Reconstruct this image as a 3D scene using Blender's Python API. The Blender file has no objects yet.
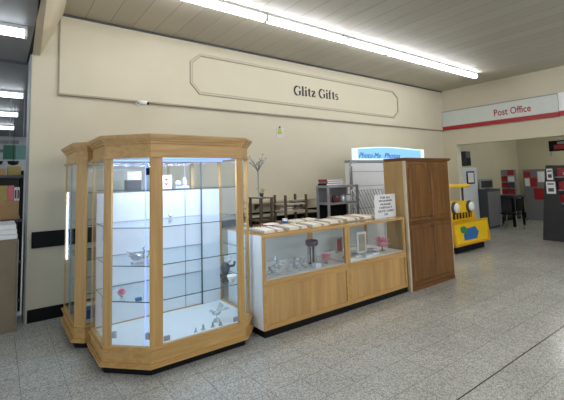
import bpy, bmesh, math, random
from mathutils import Vector, Matrix
random.seed(7)
C = bpy.context.scene.collection
PI = math.pi

# ------------------------------------------------------------------ camera
yaw, pitch, roll = 0.620719, 0.085707, -0.026430
FX, PX, PY = 376.918, 267.174, 146.324
cyw, syw, cp, sp = math.cos(yaw), math.sin(yaw), math.cos(pitch), math.sin(pitch)
fw = Vector((syw * cp, cyw * cp, sp)); rt = Vector((cyw, -syw, 0)); up = rt.cross(fw)
cr, sr = math.cos(roll), math.sin(roll)
r2 = rt * cr + up * sr; u2 = -rt * sr + up * cr
cam_data = bpy.data.cameras.new('camera'); cam = bpy.data.objects.new('camera', cam_data); C.objects.link(cam)
m = Matrix.Identity(4)
for i in range(3):
    m[i][0] = r2[i]; m[i][1] = u2[i]; m[i][2] = -fw[i]
m[0][3], m[1][3], m[2][3] = 0, 0, 1.6
cam.matrix_world = m
cam_data.sensor_fit = 'HORIZONTAL'; cam_data.sensor_width = 36
cam_data.lens = FX / 564 * 36
cam_data.shift_x = (282 - PX) / 564; cam_data.shift_y = (PY - 200) / 564
cam_data.clip_start = 0.05; cam_data.clip_end = 200
bpy.context.scene.camera = cam

# ------------------------------------------------------------------ world, exposure
wd = bpy.data.worlds.new('world'); bpy.context.scene.world = wd; wd.use_nodes = True
wd.node_tree.nodes['Background'].inputs[0].default_value = (0.82, 0.9, 1.0, 1)
wd.node_tree.nodes['Background'].inputs[1].default_value = 0.8
vs = bpy.context.scene.view_settings
vs.view_transform = 'Standard'; vs.look = 'None'; vs.gamma = 1; vs.exposure = 0.93; vs.use_curve_mapping = False
TUBE = 11.0          # strength of the ceiling tubes
TUBE_FAR = 5.0       # tubes of the shop beyond the opening
LEDW = 5.5
LED = 1.0            # strips inside the glass cabinets
bpy.context.scene.cycles.use_denoising = True
bpy.context.scene.cycles.max_bounces = 8
bpy.context.scene.cycles.transparent_max_bounces = 24
bpy.context.scene.cycles.sample_clamp_indirect = 4.0

# ------------------------------------------------------------------ materials
def lin(c):
    c = c / 255
    return c / 12.92 if c <= 0.04045 else ((c + 0.055) / 1.055) ** 2.4
def col(r, g, b): return (lin(r), lin(g), lin(b), 1)
def new_mat(name):
    mt = bpy.data.materials.new(name); mt.use_nodes = True
    return mt, mt.node_tree.nodes, mt.node_tree.links, mt.node_tree.nodes['Principled BSDF']
def plain(name, rgb, rough=0.55, metal=0.0, var=0.06, scale=9.0, bump=0.0, spec=0.5):
    mt, N, L, b = new_mat(name)
    tc = N.new('ShaderNodeTexCoord'); nz = N.new('ShaderNodeTexNoise'); nz.inputs['Scale'].default_value = scale
    nz.inputs['Detail'].default_value = 4
    L.new(tc.outputs['Object'], nz.inputs['Vector'])
    cr_ = N.new('ShaderNodeValToRGB'); c = col(*rgb)
    cr_.color_ramp.elements[0].position = 0.3; cr_.color_ramp.elements[1].position = 0.7
    cr_.color_ramp.elements[0].color = tuple(x * (1 - var) for x in c[:3]) + (1,)
    cr_.color_ramp.elements[1].color = tuple(min(1, x * (1 + var)) for x in c[:3]) + (1,)
    L.new(nz.outputs['Fac'], cr_.inputs[0]); L.new(cr_.outputs[0], b.inputs['Base Color'])
    b.inputs['Roughness'].default_value = rough; b.inputs['Metallic'].default_value = metal
    b.inputs['Specular IOR Level'].default_value = spec
    if bump:
        bp = N.new('ShaderNodeBump'); bp.inputs['Strength'].default_value = bump; bp.inputs['Distance'].default_value = 0.01
        L.new(nz.outputs['Fac'], bp.inputs['Height']); L.new(bp.outputs[0], b.inputs['Normal'])
    return mt
def wood(name, c1, c2, axis='Z', rough=0.38, plank=0.0, scale=14):
    mt, N, L, b = new_mat(name)
    tc = N.new('ShaderNodeTexCoord'); mp = N.new('ShaderNodeMapping')
    s = {'X': (0.09, 1, 1), 'Y': (1, 0.09, 1), 'Z': (1, 1, 0.07)}[axis]
    mp.inputs['Scale'].default_value = tuple(v * scale for v in s)
    L.new(tc.outputs['Object'], mp.inputs['Vector'])
    nz = N.new('ShaderNodeTexNoise'); nz.inputs['Scale'].default_value = 1.6; nz.inputs['Detail'].default_value = 8
    nz.inputs['Distortion'].default_value = 0.7
    L.new(mp.outputs[0], nz.inputs['Vector'])
    rp = N.new('ShaderNodeValToRGB'); rp.color_ramp.elements[0].position = 0.32; rp.color_ramp.elements[1].position = 0.68
    rp.color_ramp.elements[0].color = col(*c1); rp.color_ramp.elements[1].color = col(*c2)
    L.new(nz.outputs['Fac'], rp.inputs[0])
    out = rp.outputs[0]
    if plank:
        w = N.new('ShaderNodeTexWhiteNoise'); w.noise_dimensions = '1D'
        sx = N.new('ShaderNodeSeparateXYZ'); L.new(tc.outputs['Object'], sx.inputs[0])
        dv = N.new('ShaderNodeMath'); dv.operation = 'DIVIDE'; dv.inputs[1].default_value = plank
        L.new(sx.outputs[0], dv.inputs[0])
        fl = N.new('ShaderNodeMath'); fl.operation = 'FLOOR'; L.new(dv.outputs[0], fl.inputs[0]); L.new(fl.outputs[0], w.inputs['W'])
        mr = N.new('ShaderNodeMapRange'); mr.inputs['To Min'].default_value = 0.9; mr.inputs['To Max'].default_value = 1.08
        L.new(w.outputs['Value'], mr.inputs['Value'])
        hs = N.new('ShaderNodeHueSaturation'); L.new(mr.outputs[0], hs.inputs['Value']); L.new(out, hs.inputs['Color']); out = hs.outputs[0]
    L.new(out, b.inputs['Base Color']); b.inputs['Roughness'].default_value = rough
    return mt
def emit(name, rgb, strength):
    mt, N, L, b = new_mat(name)
    b.inputs['Base Color'].default_value = col(*rgb)
    b.inputs['Emission Color'].default_value = col(*rgb); b.inputs['Emission Strength'].default_value = strength
    return mt
def glass(name, tint=(0.93, 0.96, 0.955), refl=1.0, rough=0.02):
    mt, N, L, b = new_mat(name); N.remove(b)
    out = N['Material Output']
    tr = N.new('ShaderNodeBsdfTransparent'); tr.inputs[0].default_value = (*tint, 1)
    gl = N.new('ShaderNodeBsdfGlossy'); gl.inputs['Roughness'].default_value = rough; gl.inputs[0].default_value = (0.9, 0.95, 1, 1)
    lw = N.new('ShaderNodeLayerWeight'); lw.inputs['Blend'].default_value = 0.5
    pw = N.new('ShaderNodeMath'); pw.operation = 'POWER'; pw.inputs[1].default_value = 5.0; L.new(lw.outputs['Facing'], pw.inputs[0])
    fr = N.new('ShaderNodeMath'); fr.operation = 'MULTIPLY_ADD'; fr.inputs[1].default_value = 0.9; fr.inputs[2].default_value = 0.035; L.new(pw.outputs[0], fr.inputs[0])
    ml = N.new('ShaderNodeMath'); ml.operation = 'MULTIPLY'; ml.inputs[1].default_value = refl; ml.use_clamp = True
    mx = N.new('ShaderNodeMixShader')
    L.new(fr.outputs[0], ml.inputs[0]); L.new(ml.outputs[0], mx.inputs[0]); L.new(tr.outputs[0], mx.inputs[1]); L.new(gl.outputs[0], mx.inputs[2])
    L.new(mx.outputs[0], out.inputs['Surface'])
    return mt
def terrazzo():
    mt, N, L, b = new_mat('terrazzo tiles')
    tc = N.new('ShaderNodeTexCoord')
    def ramp(src, p0, c0, p1, c1):
        r = N.new('ShaderNodeValToRGB'); e = r.color_ramp.elements
        e[0].position = p0; e[0].color = c0; e[1].position = p1; e[1].color = c1
        L.new(src, r.inputs[0]); return r.outputs[0]
    v = N.new('ShaderNodeTexVoronoi'); v.inputs['Scale'].default_value = 135
    L.new(tc.outputs['Object'], v.inputs['Vector'])
    sep = N.new('ShaderNodeSeparateColor'); L.new(v.outputs['Color'], sep.inputs[0])
    chips = ramp(sep.outputs[0], 0.1, col(148, 149, 142), 0.95, col(214, 214, 205))
    n2 = N.new('ShaderNodeTexNoise'); n2.inputs['Scale'].default_value = 1.1; n2.inputs['Detail'].default_value = 5
    L.new(tc.outputs['Object'], n2.inputs['Vector'])
    big = ramp(n2.outputs['Fac'], 0.3, (0.86, 0.86, 0.86, 1), 0.7, (1, 1, 1, 1))
    mul = N.new('ShaderNodeMixRGB'); mul.blend_type = 'MULTIPLY'; mul.inputs[0].default_value = 1
    L.new(chips, mul.inputs[1]); L.new(big, mul.inputs[2])
    sx = N.new('ShaderNodeSeparateXYZ'); L.new(tc.outputs['Object'], sx.inputs[0])
    def m(op, a, bb=None):
        q = N.new('ShaderNodeMath'); q.operation = op
        for i, t in enumerate((a, bb)):
            if t is None: continue
            if isinstance(t, (int, float)): q.inputs[i].default_value = t
            else: L.new(t, q.inputs[i])
        return q.outputs[0]
    def tile(src, off, pitch):
        t = m('DIVIDE', m('SUBTRACT', src, off), pitch); return t
    tx = tile(sx.outputs[0], 0.19, 0.3055); ty = tile(sx.outputs[1], 1.54, 0.3)
    def joint(t, pitch, w):
        f = m('FRACT', m('ADD', t, 0.5)); d = m('MULTIPLY', m('ABSOLUTE', m('SUBTRACT', f, 0.5)), pitch)
        return m('LESS_THAN', d, w)
    j = m('MAXIMUM', joint(tx, 0.3055, 0.0026), joint(ty, 0.3, 0.0028))
    strong = m('LESS_THAN', m('ABSOLUTE', m('SUBTRACT', sx.outputs[1], 1.54)), 0.0055)
    fx = m('FLOOR', tx); fy = m('FLOOR', ty)
    cb = N.new('ShaderNodeCombineXYZ'); L.new(fx, cb.inputs[0]); L.new(fy, cb.inputs[1])
    wn = N.new('ShaderNodeTexWhiteNoise'); wn.noise_dimensions = '2D'; L.new(cb.outputs[0], wn.inputs['Vector'])
    mr = N.new('ShaderNodeMapRange'); mr.inputs['To Min'].default_value = 0.965; mr.inputs['To Max'].default_value = 1.03
    L.new(wn.outputs['Value'], mr.inputs['Value'])
    hs = N.new('ShaderNodeHueSaturation'); L.new(mr.outputs[0], hs.inputs['Value']); L.new(mul.outputs[0], hs.inputs['Color'])
    mj = N.new('ShaderNodeMixRGB'); L.new(m('MULTIPLY', j, 0.5), mj.inputs[0]); L.new(hs.outputs[0], mj.inputs[1]); mj.inputs[2].default_value = col(80, 80, 77)
    ms = N.new('ShaderNodeMixRGB'); L.new(strong, ms.inputs[0]); L.new(mj.outputs[0], ms.inputs[1]); ms.inputs[2].default_value = col(62, 62, 60)
    L.new(ms.outputs[0], b.inputs['Base Color'])
    b.inputs['Roughness'].default_value = 0.2; b.inputs['Specular IOR Level'].default_value = 0.5
    return mt
def planks():
    mt, N, L, b = new_mat('ceiling boards')
    tc = N.new('ShaderNodeTexCoord'); sx = N.new('ShaderNodeSeparateXYZ'); L.new(tc.outputs['Object'], sx.inputs[0])
    a = N.new('ShaderNodeMath'); a.operation = 'SUBTRACT'; a.inputs[1].default_value = 0.88; L.new(sx.outputs[0], a.inputs[0])
    d = N.new('ShaderNodeMath'); d.operation = 'DIVIDE'; d.inputs[1].default_value = 0.3; L.new(a.outputs[0], d.inputs[0])
    f = N.new('ShaderNodeMath'); f.operation = 'FRACT'; L.new(d.outputs[0], f.inputs[0])
    lt = N.new('ShaderNodeMath'); lt.operation = 'LESS_THAN'; lt.inputs[1].default_value = 0.025; L.new(f.outputs[0], lt.inputs[0])
    fl = N.new('ShaderNodeMath'); fl.operation = 'FLOOR'; L.new(d.outputs[0], fl.inputs[0])
    wn = N.new('ShaderNodeTexWhiteNoise'); wn.noise_dimensions = '1D'; L.new(fl.outputs[0], wn.inputs['W'])
    rp = N.new('ShaderNodeValToRGB'); rp.color_ramp.elements[0].color = col(178, 174, 160); rp.color_ramp.elements[1].color = col(187, 183, 169)
    L.new(wn.outputs['Value'], rp.inputs[0])
    mx = N.new('ShaderNodeMixRGB'); L.new(lt.outputs[0], mx.inputs[0]); L.new(rp.outputs[0], mx.inputs[1]); mx.inputs[2].default_value = col(122, 117, 104)
    L.new(mx.outputs[0], b.inputs['Base Color'])
    nz = N.new('ShaderNodeTexNoise'); nz.inputs['Scale'].default_value = 2.2
    mp = N.new('ShaderNodeMapping'); mp.inputs['Scale'].default_value = (3.3, 0.8, 1); L.new(tc.outputs['Object'], mp.inputs[0]); L.new(mp.outputs[0], nz.inputs['Vector'])
    bp = N.new('ShaderNodeBump'); bp.inputs['Strength'].default_value = 0.35; bp.inputs['Distance'].default_value = 0.02
    L.new(nz.outputs['Fac'], bp.inputs['Height']); L.new(bp.outputs[0], b.inputs['Normal'])
    b.inputs['Roughness'].default_value = 0.5
    return mt

M = dict(
    cream=plain('cream painted wall', (199, 192, 168), 0.7, var=0.03, scale=1.5),
    creamtrim=plain('cream painted moulding', (186, 176, 153), 0.6, var=0.03),
    creamshade=plain('moulding shadow colour', (150, 141, 120), 0.6),  # darker cream, shade along the mouldings put into the colour
    floor=terrazzo(), ceil=planks(),
    greyceil=plain('grey ceiling panels', (118, 120, 122), 0.5, scale=2),
    darkceil=plain('dark grey ceiling', (70, 73, 77), 0.5, scale=2),
    greywall=plain('grey shop wall', (150, 152, 152), 0.6),
    postwall=plain('pale green cream wall', (196, 190, 158), 0.7, var=0.03, scale=1.5),
    black=plain('black plastic', (12, 12, 13), 0.6, spec=0.2),
    dark=plain('dark charcoal', (48, 49, 52), 0.5),
    darkgrey=plain('dark grey laminate', (66, 68, 72), 0.5),
    oak=wood('honey oak upright', (186, 144, 84), (204, 165, 102), 'Z'),
    oakx=wood('honey oak rail', (186, 144, 84), (204, 165, 102), 'X'),
    oakp=wood('honey oak panel', (188, 146, 88), (206, 168, 108), 'Z', plank=0.11),
    brown=wood('brown stained oak', (96, 60, 22), (132, 88, 38), 'Z', 0.4),
    brownx=wood('brown stained oak rail', (92, 56, 22), (126, 82, 36), 'X', 0.4),
    sidewood=wood('tan side veneer', (164, 132, 84), (178, 146, 96), 'Z', 0.5),
    palestrip=plain('pale edging strip', (196, 184, 156), 0.6),
    white=plain('white laminate', (234, 236, 236), 0.4, var=0.02),
    whiteb=plain('white back panel', (222, 228, 236), 0.3, var=0.02),
    cabwhite=plain('grey white laminate', (214, 220, 220), 0.4, var=0.02),
    glass=glass('display glass', (.965, .98, .98)), glass2=glass('shelf glass', (0.95, 0.975, 0.97), 1.0),
    edge=plain('green glass edge', (58, 84, 86), 0.2),
    chrome=plain('brushed chrome', (190, 192, 194), 0.25, 0.9),
    steel=plain('grey metal shelf', (156, 158, 160), 0.4, 0.2),
    bronze=plain('dark bronze metal', (88, 76, 60), 0.45, 0.3),
    yellow=plain('glossy yellow plastic', (244, 200, 18), 0.3, var=0.04),
    yellowd=plain('amber yellow plastic', (214, 158, 14), 0.35),
    blue=plain('blue sticker', (46, 110, 176), 0.4), green=plain('green sticker', (60, 132, 88), 0.4),
    red=plain('red print', (158, 32, 38), 0.45), maroon=plain('maroon lettering', (150, 34, 52), 0.5),
    pink=plain('pink petals', (250, 178, 196), 0.6, var=0.2, scale=60),
    ink=plain('black lettering', (38, 36, 36), 0.6), teal=plain('teal lettering', (36, 104, 128), 0.6),
    paper=plain('white paper', (236, 236, 234), 0.7, var=0.02), sign=plain('pale grey green sign', (200, 206, 198), 0.5, var=0.02),
    card=plain('brown cardboard', (166, 132, 92), 0.8), olive=plain('olive carton', (164, 146, 84), 0.7),
    pinkbox=plain('dusty pink carton', (206, 112, 124), 0.7), putty=plain('putty grey board', (126, 112, 90), 0.6),
    pcream=plain('cream padded velvet', (238, 232, 214), 0.9, var=0.05, scale=40), taupe=plain('taupe velvet', (178, 166, 148), 0.9),
    crystal=glass('cut crystal', (0.8, 0.84, 0.86), 2.2, 0.08), crystalw=plain('frosted crystal', (205, 212, 218), 0.15, 0.3, var=0.3, scale=60),
    gold=plain('gold tint crystal', (214, 206, 128), 0.2, 0.3, var=0.3, scale=60),
    leaf=plain('yellow green leaves', (156, 166, 60), 0.6, var=0.2, scale=40), lime=plain('lime plastic', (172, 182, 40), 0.5),
    tag=plain('clear tape', (206, 200, 196), 0.3),
    beige=wood('beige shelf board', (178, 164, 140), (196, 182, 158), 'X', 0.6),
    plum=plain('dark plum glass', (66, 26, 36), 0.15), redbook=plain('red book cover', (152, 48, 50), 0.5), greybook=plain('grey book cover', (130, 130, 132), 0.5),
    dgreen=plain('dark green board', (26, 84, 64), 0.5), grngrey=plain('grey green board', (92, 128, 124), 0.5),
    tube=emit('ceiling tube light', (250, 250, 255), TUBE), tubef=emit('far tube light', (240, 248, 255), TUBE_FAR),
    led=emit('cool led strip', (120, 155, 255), LED), ledw=emit('white led tube', (225, 238, 255), 3.0),
    lightbox=emit('backlit sign face', (120, 172, 232), 0.5), lightboxw=emit('backlit sign border', (215, 232, 245), 0.42),
)

# ------------------------------------------------------------------ mesh helpers
class MB:
    """collects shapes in world coordinates; build() links them as one mesh object"""
    def __init__(s, X=None): s.bm = bmesh.new(); s.X = X
    def _add(s, vs_, fs):
        v = [s.bm.verts.new(p) for p in vs_]
        for f in fs:
            try: s.bm.faces.new([v[i] for i in f])
            except ValueError: pass
        return s
    def box(s, x0, x1, y0, y1, z0, z1, bev=0.0):
        b = bmesh.new(); bmesh.ops.create_cube(b, size=1)
        for v in b.verts:
            v.co = Vector(((x0 + x1) / 2 + v.co.x * abs(x1 - x0), (y0 + y1) / 2 + v.co.y * abs(y1 - y0), (z0 + z1) / 2 + v.co.z * abs(z1 - z0)))
        if bev: bmesh.ops.bevel(b, geom=b.edges[:] , offset=bev, segments=2, affect='EDGES', profile=0.5)
        return s.merge(b)
    def merge(s, b, T=None):
        vm = {}
        for v in b.verts: vm[v] = s.bm.verts.new((T @ v.co) if T else v.co)
        for f in b.faces:
            try: nf = s.bm.faces.new([vm[v] for v in f.verts]); nf.smooth = f.smooth
            except ValueError: pass
        b.free(); return s
    def prism(s, pts, z0, z1):
        n = len(pts)
        s._add([(p[0], p[1], z0) for p in pts] + [(p[0], p[1], z1) for p in pts],
               [tuple(range(n))[::-1], tuple(range(n, 2 * n))] + [(i, (i + 1) % n, n + (i + 1) % n, n + i) for i in range(n)])
        return s
    def ring(s, outer, inner, z0, z1):
        n = len(outer)
        vs_ = [(p[0], p[1], z) for z in (z0, z1) for p in outer] + [(p[0], p[1], z) for z in (z0, z1) for p in inner]
        fs = []
        for i in range(n):
            j = (i + 1) % n
            fs += [(i, j, n + j, n + i), (2 * n + j, 2 * n + i, 3 * n + i, 3 * n + j), (j, i, 2 * n + i, 2 * n + j), (n + i, n + j, 3 * n + j, 3 * n + i)]
        return s._add(vs_, fs)
    def extr(s, pts3, d):
        """polygon of 3d points extruded by vector d"""
        n = len(pts3); d = Vector(d)
        return s._add([Vector(p) for p in pts3] + [Vector(p) + d for p in pts3],
                      [tuple(range(n))[::-1], tuple(range(n, 2 * n))] + [(i, (i + 1) % n, n + (i + 1) % n, n + i) for i in range(n)])
    def slab(s, p, q, t, z0, z1):
        """vertical wall/pane from p to q in plan, thickness t centred"""
        p = Vector(p); q = Vector(q); d = (q - p).normalized(); n = Vector((-d.y, d.x)) * t / 2
        return s.prism([p + n, p - n, q - n, q + n], z0, z1)
    def tube(s, pts, r, seg=10, closed=False):
        pts = [Vector(p) for p in pts]; n = len(pts); rs = r if isinstance(r, (list, tuple)) else [r] * n
        rings = []
        for i, p in enumerate(pts):
            a = pts[i - 1] if i > 0 else (pts[-1] if closed else p); b = pts[(i + 1) % n] if (i < n - 1 or closed) else p
            d = (b - a).normalized(); ref = Vector((0, 0, 1)) if abs(d.z) < 0.9 else Vector((0, 1, 0))
            e1 = d.cross(ref).normalized(); e2 = d.cross(e1)
            rings.append([s.bm.verts.new(p + (e1 * math.cos(2 * PI * k / seg) + e2 * math.sin(2 * PI * k / seg)) * rs[i]) for k in range(seg)])
        m_ = n if closed else n - 1
        for i in range(m_):
            A, B = rings[i], rings[(i + 1) % n]
            for k in range(seg):
                f = s.bm.faces.new((A[k], A[(k + 1) % seg], B[(k + 1) % seg], B[k])); f.smooth = True
        if not closed:
            s.bm.faces.new(rings[0][::-1]); s.bm.faces.new(rings[-1])
        return s
    def lathe(s, prof, c, seg=20, axis='Z', smooth=True):
        """profile of (r, h)"""
        c = Vector(c); rings = []
        for r, h in prof:
            rg = []
            for k in range(seg):
                a = 2 * PI * k / seg; u, v = r * math.cos(a), r * math.sin(a)
                o = {'Z': (u, v, h), 'Y': (u, h, v), 'X': (h, u, v)}[axis]
                rg.append(s.bm.verts.new(c + Vector(o)))
            rings.append(rg)
        for A, B in zip(rings, rings[1:]):
            for k in range(seg):
                f = s.bm.faces.new((A[k], A[(k + 1) % seg], B[(k + 1) % seg], B[k])); f.smooth = smooth
        s.bm.faces.new(rings[0][::-1]); s.bm.faces.new(rings[-1]); return s
    def blob(s, c, rad, sub=2, jit=0.0):
        b = bmesh.new(); bmesh.ops.create_icosphere(b, subdivisions=sub, radius=1)
        rad = rad if isinstance(rad, (tuple, list)) else (rad,) * 3
        for v in b.verts:
            k = 1 + random.uniform(-jit, jit); v.co = Vector((c[0] + v.co.x * rad[0] * k, c[1] + v.co.y * rad[1] * k, c[2] + v.co.z * rad[2] * k))
        for f in b.faces: f.smooth = jit == 0
        return s.merge(b)
    def build(s, name, mat, parent=None, kind=None):
        bmesh.ops.recalc_face_normals(s.bm, faces=s.bm.faces[:])
        if s.X:
            for v in s.bm.verts: v.co = s.X @ v.co
        if parent: org = world_loc(parent)
        else:
            xs = [v.co for v in s.bm.verts]
            org = Vector(((min(p.x for p in xs) + max(p.x for p in xs)) / 2, (min(p.y for p in xs) + max(p.y for p in xs)) / 2, min(p.z for p in xs)))
            if kind == 'structure': org = Vector((0, 0, 0))
        for v in s.bm.verts: v.co -= org
        me = bpy.data.meshes.new(name); s.bm.to_mesh(me); s.bm.free()
        me.materials.append(M[mat] if isinstance(mat, str) else mat)
        o = bpy.data.objects.new(name, me); C.objects.link(o)
        if parent: o.parent = parent
        else: o.location = org
        if kind: o['kind'] = kind
        return o
def world_loc(o):
    v = Vector(o.location)
    while o.parent: o = o.parent; v += o.location
    return v
def tag(o, label, cat, group=None):
    o['label'] = label; o['category'] = cat
    if group: o['group'] = group
    return o
def thing(name, label, cat, loc, group=None):
    o = bpy.data.objects.new(name, None); C.objects.link(o); o.location = loc; o.empty_display_size = 0.1
    return tag(o, label, cat, group)
def dup(root, loc, label=None, rz=0):
    r = root.copy(); C.objects.link(r); r.location = loc; r.rotation_euler = (0, 0, rz)
    if label: r['label'] = label
    for ch in root.children:
        c = ch.copy(); C.objects.link(c); c.parent = r
        for g in ch.children:
            d = g.copy(); C.objects.link(d); d.parent = c
    return r
def offset(poly, d):
    """mitred offset of a closed convex plan polygon; positive is outwards"""
    n = len(poly); P = [Vector(p) for p in poly]
    area = sum(P[i].x * P[(i + 1) % n].y - P[(i + 1) % n].x * P[i].y for i in range(n)); sg = 1 if area > 0 else -1
    out = []
    for i in range(n):
        a = (P[i] - P[i - 1]).normalized(); b = (P[(i + 1) % n] - P[i]).normalized()
        na = Vector((a.y, -a.x)) * sg; nb = Vector((b.y, -b.x)) * sg
        k = (na + nb); k = k / (1 + na.dot(nb)); out.append(P[i] + k * d)
    return out
def text(name, s, mat, parent, centre, width, height, facing='-Y', shear=0.0, depth=0.003, offs=0.0, spacing=1.0):
    """lettering as a mesh, fitted to a width and height, centred"""
    cu = bpy.data.curves.new(name, 'FONT'); cu.body = s; cu.size = 1; cu.extrude = 0.5; cu.shear = shear; cu.offset = offs
    cu.resolution_u = 3; cu.space_character = spacing; cu.align_x = 'CENTER'; cu.space_line = 0.95
    t = bpy.data.objects.new('tmp', cu); C.objects.link(t)
    bpy.context.view_layer.update()
    me = bpy.data.meshes.new_from_object(t.evaluated_get(bpy.context.evaluated_depsgraph_get()))
    bpy.data.objects.remove(t); me.name = name
    xs = [v.co.x for v in me.vertices]; ys = [v.co.y for v in me.vertices]
    cx, cy = (min(xs) + max(xs)) / 2, (min(ys) + max(ys)) / 2; kx = width / (max(xs) - min(xs)); ky = height / (max(ys) - min(ys))
    org = world_loc(parent); cc = Vector(centre)
    for v in me.vertices:
        x, y, z = (v.co.x - cx) * kx, (v.co.y - cy) * ky, v.co.z * depth * 2
        p = Vector((x, -z, y)) if facing == '-Y' else Vector((-z, -x, y))
        v.co = cc + p - org
    me.materials.clear(); me.materials.append(M[mat])
    o = bpy.data.objects.new(name, me); C.objects.link(o); o.parent = parent
    return o

# ------------------------------------------------------------------ the setting
W = 5.34; F = 9.515; H = 3.78
MB().box(-7, 17, -9, 15, -0.1, 0).build('floor', 'floor', kind='structure')
MB().box(0.44, F + .2, -9, W, H, H + 0.1).build('ceiling', 'ceil', kind='structure')
MB().box(-7, 0.262, -9, 5.76, 3.2, 3.3).build('ceiling_neighbour', 'greyceil', kind='structure')
MB().box(-7, 0.9, 5.76, 15, 3.17, 3.6).build('ceiling_neighbour_far', 'darkceil', kind='structure')
bmx = MB()      # dividing downstand beam with a splayed inner side, slightly out of square with the wall
def sec(y):
    k = (W - y) / 1.2
    return [(.306 - .045 * k, y, 3.2), (.385 - .06 * k, y, 3.2), (.63 - .05 * k, y, H), (.63 - .05 * k, y, H + .1), (.306 - .045 * k, y, H + .1)]
p0, p1 = sec(W), sec(0.2)
bmx._add(p0 + p1, [(0, 1, 2, 3, 4), (9, 8, 7, 6, 5)] + [(i, (i + 1) % 5, 5 + (i + 1) % 5, 5 + i) for i in range(5)])
bmx.build('trim_1', 'cream', kind='structure')
MB().box(0.262, 0.30, 3.6, W + .4, 3.205, 3.25).build('trim_2', 'black', kind='structure')
MB().box(0.3, F, W, W + 0.4, 0, H + 0.1).build('wall_back', 'cream', kind='structure')
MB().box(0.284, 0.2995, W + 0.02, W + 0.4, 0, 3.25).build('trim_3', 'greywall', kind='structure')
fas = MB(); fas.box(0.6, F, 5.305, W + .001, 2.745, H).build('trim_4', 'cream', kind='structure')
MB().box(0.585, F, 5.297, W, 2.722, 2.745).build('trim_5', 'creamshade', kind='structure')  # shadow line under the fascia, given as a darker strip
MB().box(0.585, 0.6, 5.31, W, 2.745, H).build('trim_6', 'creamshade', kind='structure')
MB().box(0.6, F, 5.285, 5.305, H - .028, H).build('trim_7', 'darkgrey', kind='structure')
MB().box(0.32, F, W - 0.018, W, 0, 0.145).build('baseboard_back', 'black', kind='structure')
# far wall with the wide opening under a header
MB().box(F, F + 0.2, 5.0, W + 0.4, 0, H + .1).box(F, F + 0.2, -9, 5.0, 2.335, H + .1).build('wall_right', 'cream', kind='structure')
MB().box(F + .2, 17, W + 0.43, W + 0.55, 0, 3).build('wall_counter_room_left', 'postwall', kind='structure')
MB().box(15.1, 15.25, -9, W + 0.55, 0, 3).build('wall_counter_room_far', 'postwall', kind='structure')
MB().box(F + 0.2, 17, -9, W + 0.55, 2.75, 2.85).build('ceiling_counter_room', 'postwall', kind='structure')
MB().box(F + .2, 15.1, W + 0.415, W + 0.43, 0, 0.2).build('baseboard_counter_room_left', 'black', kind='structure')
MB().box(15.08, 15.1, -9, W + 0.43, 0, 0.2).build('baseboard_counter_room_far', 'black', kind='structure')
MB().box(-7, 2, 14.6, 14.8, 0, 3.4).build('wall_neighbour_far', 'greywall', kind='structure')

rail = MB(); rail.box(0.345, 9.4, 5.31, W, 0.85, 1.04, 0.006)
tag(rail.build('bumper_rail', 'black'), 'long black bumper rail fixed along the cream wall behind the cabinets', 'rail')

# ------------------------------------------------------------------ ceiling lights
def batten(x0, x1, y, z, mat, label, group):
    t = thing('fluorescent_batten', label, 'ceiling light', ((x0 + x1) / 2, y, z), group)
    MB().box(x0, x1, y - .05, y + .05, z - .035, z).build('housing', 'white', t)
    MB().lathe([(0.046, x0 + .02), (0.048, x0 + .04), (0.048, x1 - .04), (0.046, x1 - .02)], (0, y, z - .06), 14, 'X').build('diffuser', mat, t)
    for xa in (x0 + .01, x1 - .01):
        MB().box(xa - .012, xa + .012, y - .052, y + .052, z - .105, z - .03, .004).build('end_cap', 'white', t)
    return t
xs = [0.45, 1.30, 2.84, 4.38, 5.40, 7.44, 8.5]
nm = ['leftmost tube light of the long ceiling row, running out of the picture top',
      'second tube light from the left in the long ceiling row',
      'third tube light from the left, above the shop name lettering',
      'fourth tube light, short one in the middle of the ceiling row',
      'fifth tube light, longest of the ceiling row',
      'last tube light at the right end of the ceiling row']
for a, b, l in zip(xs, xs[1:], nm): batten(a, b - .01, 3.93, H, 'tube', 'white ' + l, 'tube lights in the long row near the wall')
for yy in (0.4, -3.1, -6.6):  # rows out of view, added to light the room evenly
    for k in range(3):
        batten(0.9 + k * 3, 3.6 + k * 3, yy, H, 'tube', 'white unseen tube light added over the floor, ' + ['near', 'middle', 'far'][k] + ' one of the ' + {0.4: 'first', -3.1: 'second', -6.6: 'third'}[yy] + ' row behind the viewer', 'added tube lights behind the viewer')
batten(-1.6, 0.20, 4.45, 3.2, 'tubef', 'white tube light at top left under the grey ceiling', 'tube lights of the neighbouring area')
for yy, l in ((7.5, 'nearest tube light of the dark ceiling at left, highest of three'), (9.6, 'middle tube light of the dark ceiling at left'), (11.9, 'farthest tube light of the dark ceiling at left, lowest of three')):
    batten(-1.6, 0.32, yy, 3.17, 'tubef', 'white ' + l, 'tube lights of the neighbouring area')
batten(-1.6, 0.20, 1.2, 3.2, 'tubef', 'white tube light over the area left of the beam', 'tube lights of the neighbouring area')
batten(12.9, 14.4, 3.6, 2.75, 'tube', 'white unseen tube light added deeper in on the low ceiling beyond the opening', 'added tube lights beyond the opening')  # two tubes hidden by the header, added to brighten this room
batten(10.6, 12.1, 3.6, 2.75, 'tube', 'white unseen tube light added nearer on the low ceiling beyond the opening', 'added tube lights beyond the opening')

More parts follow.
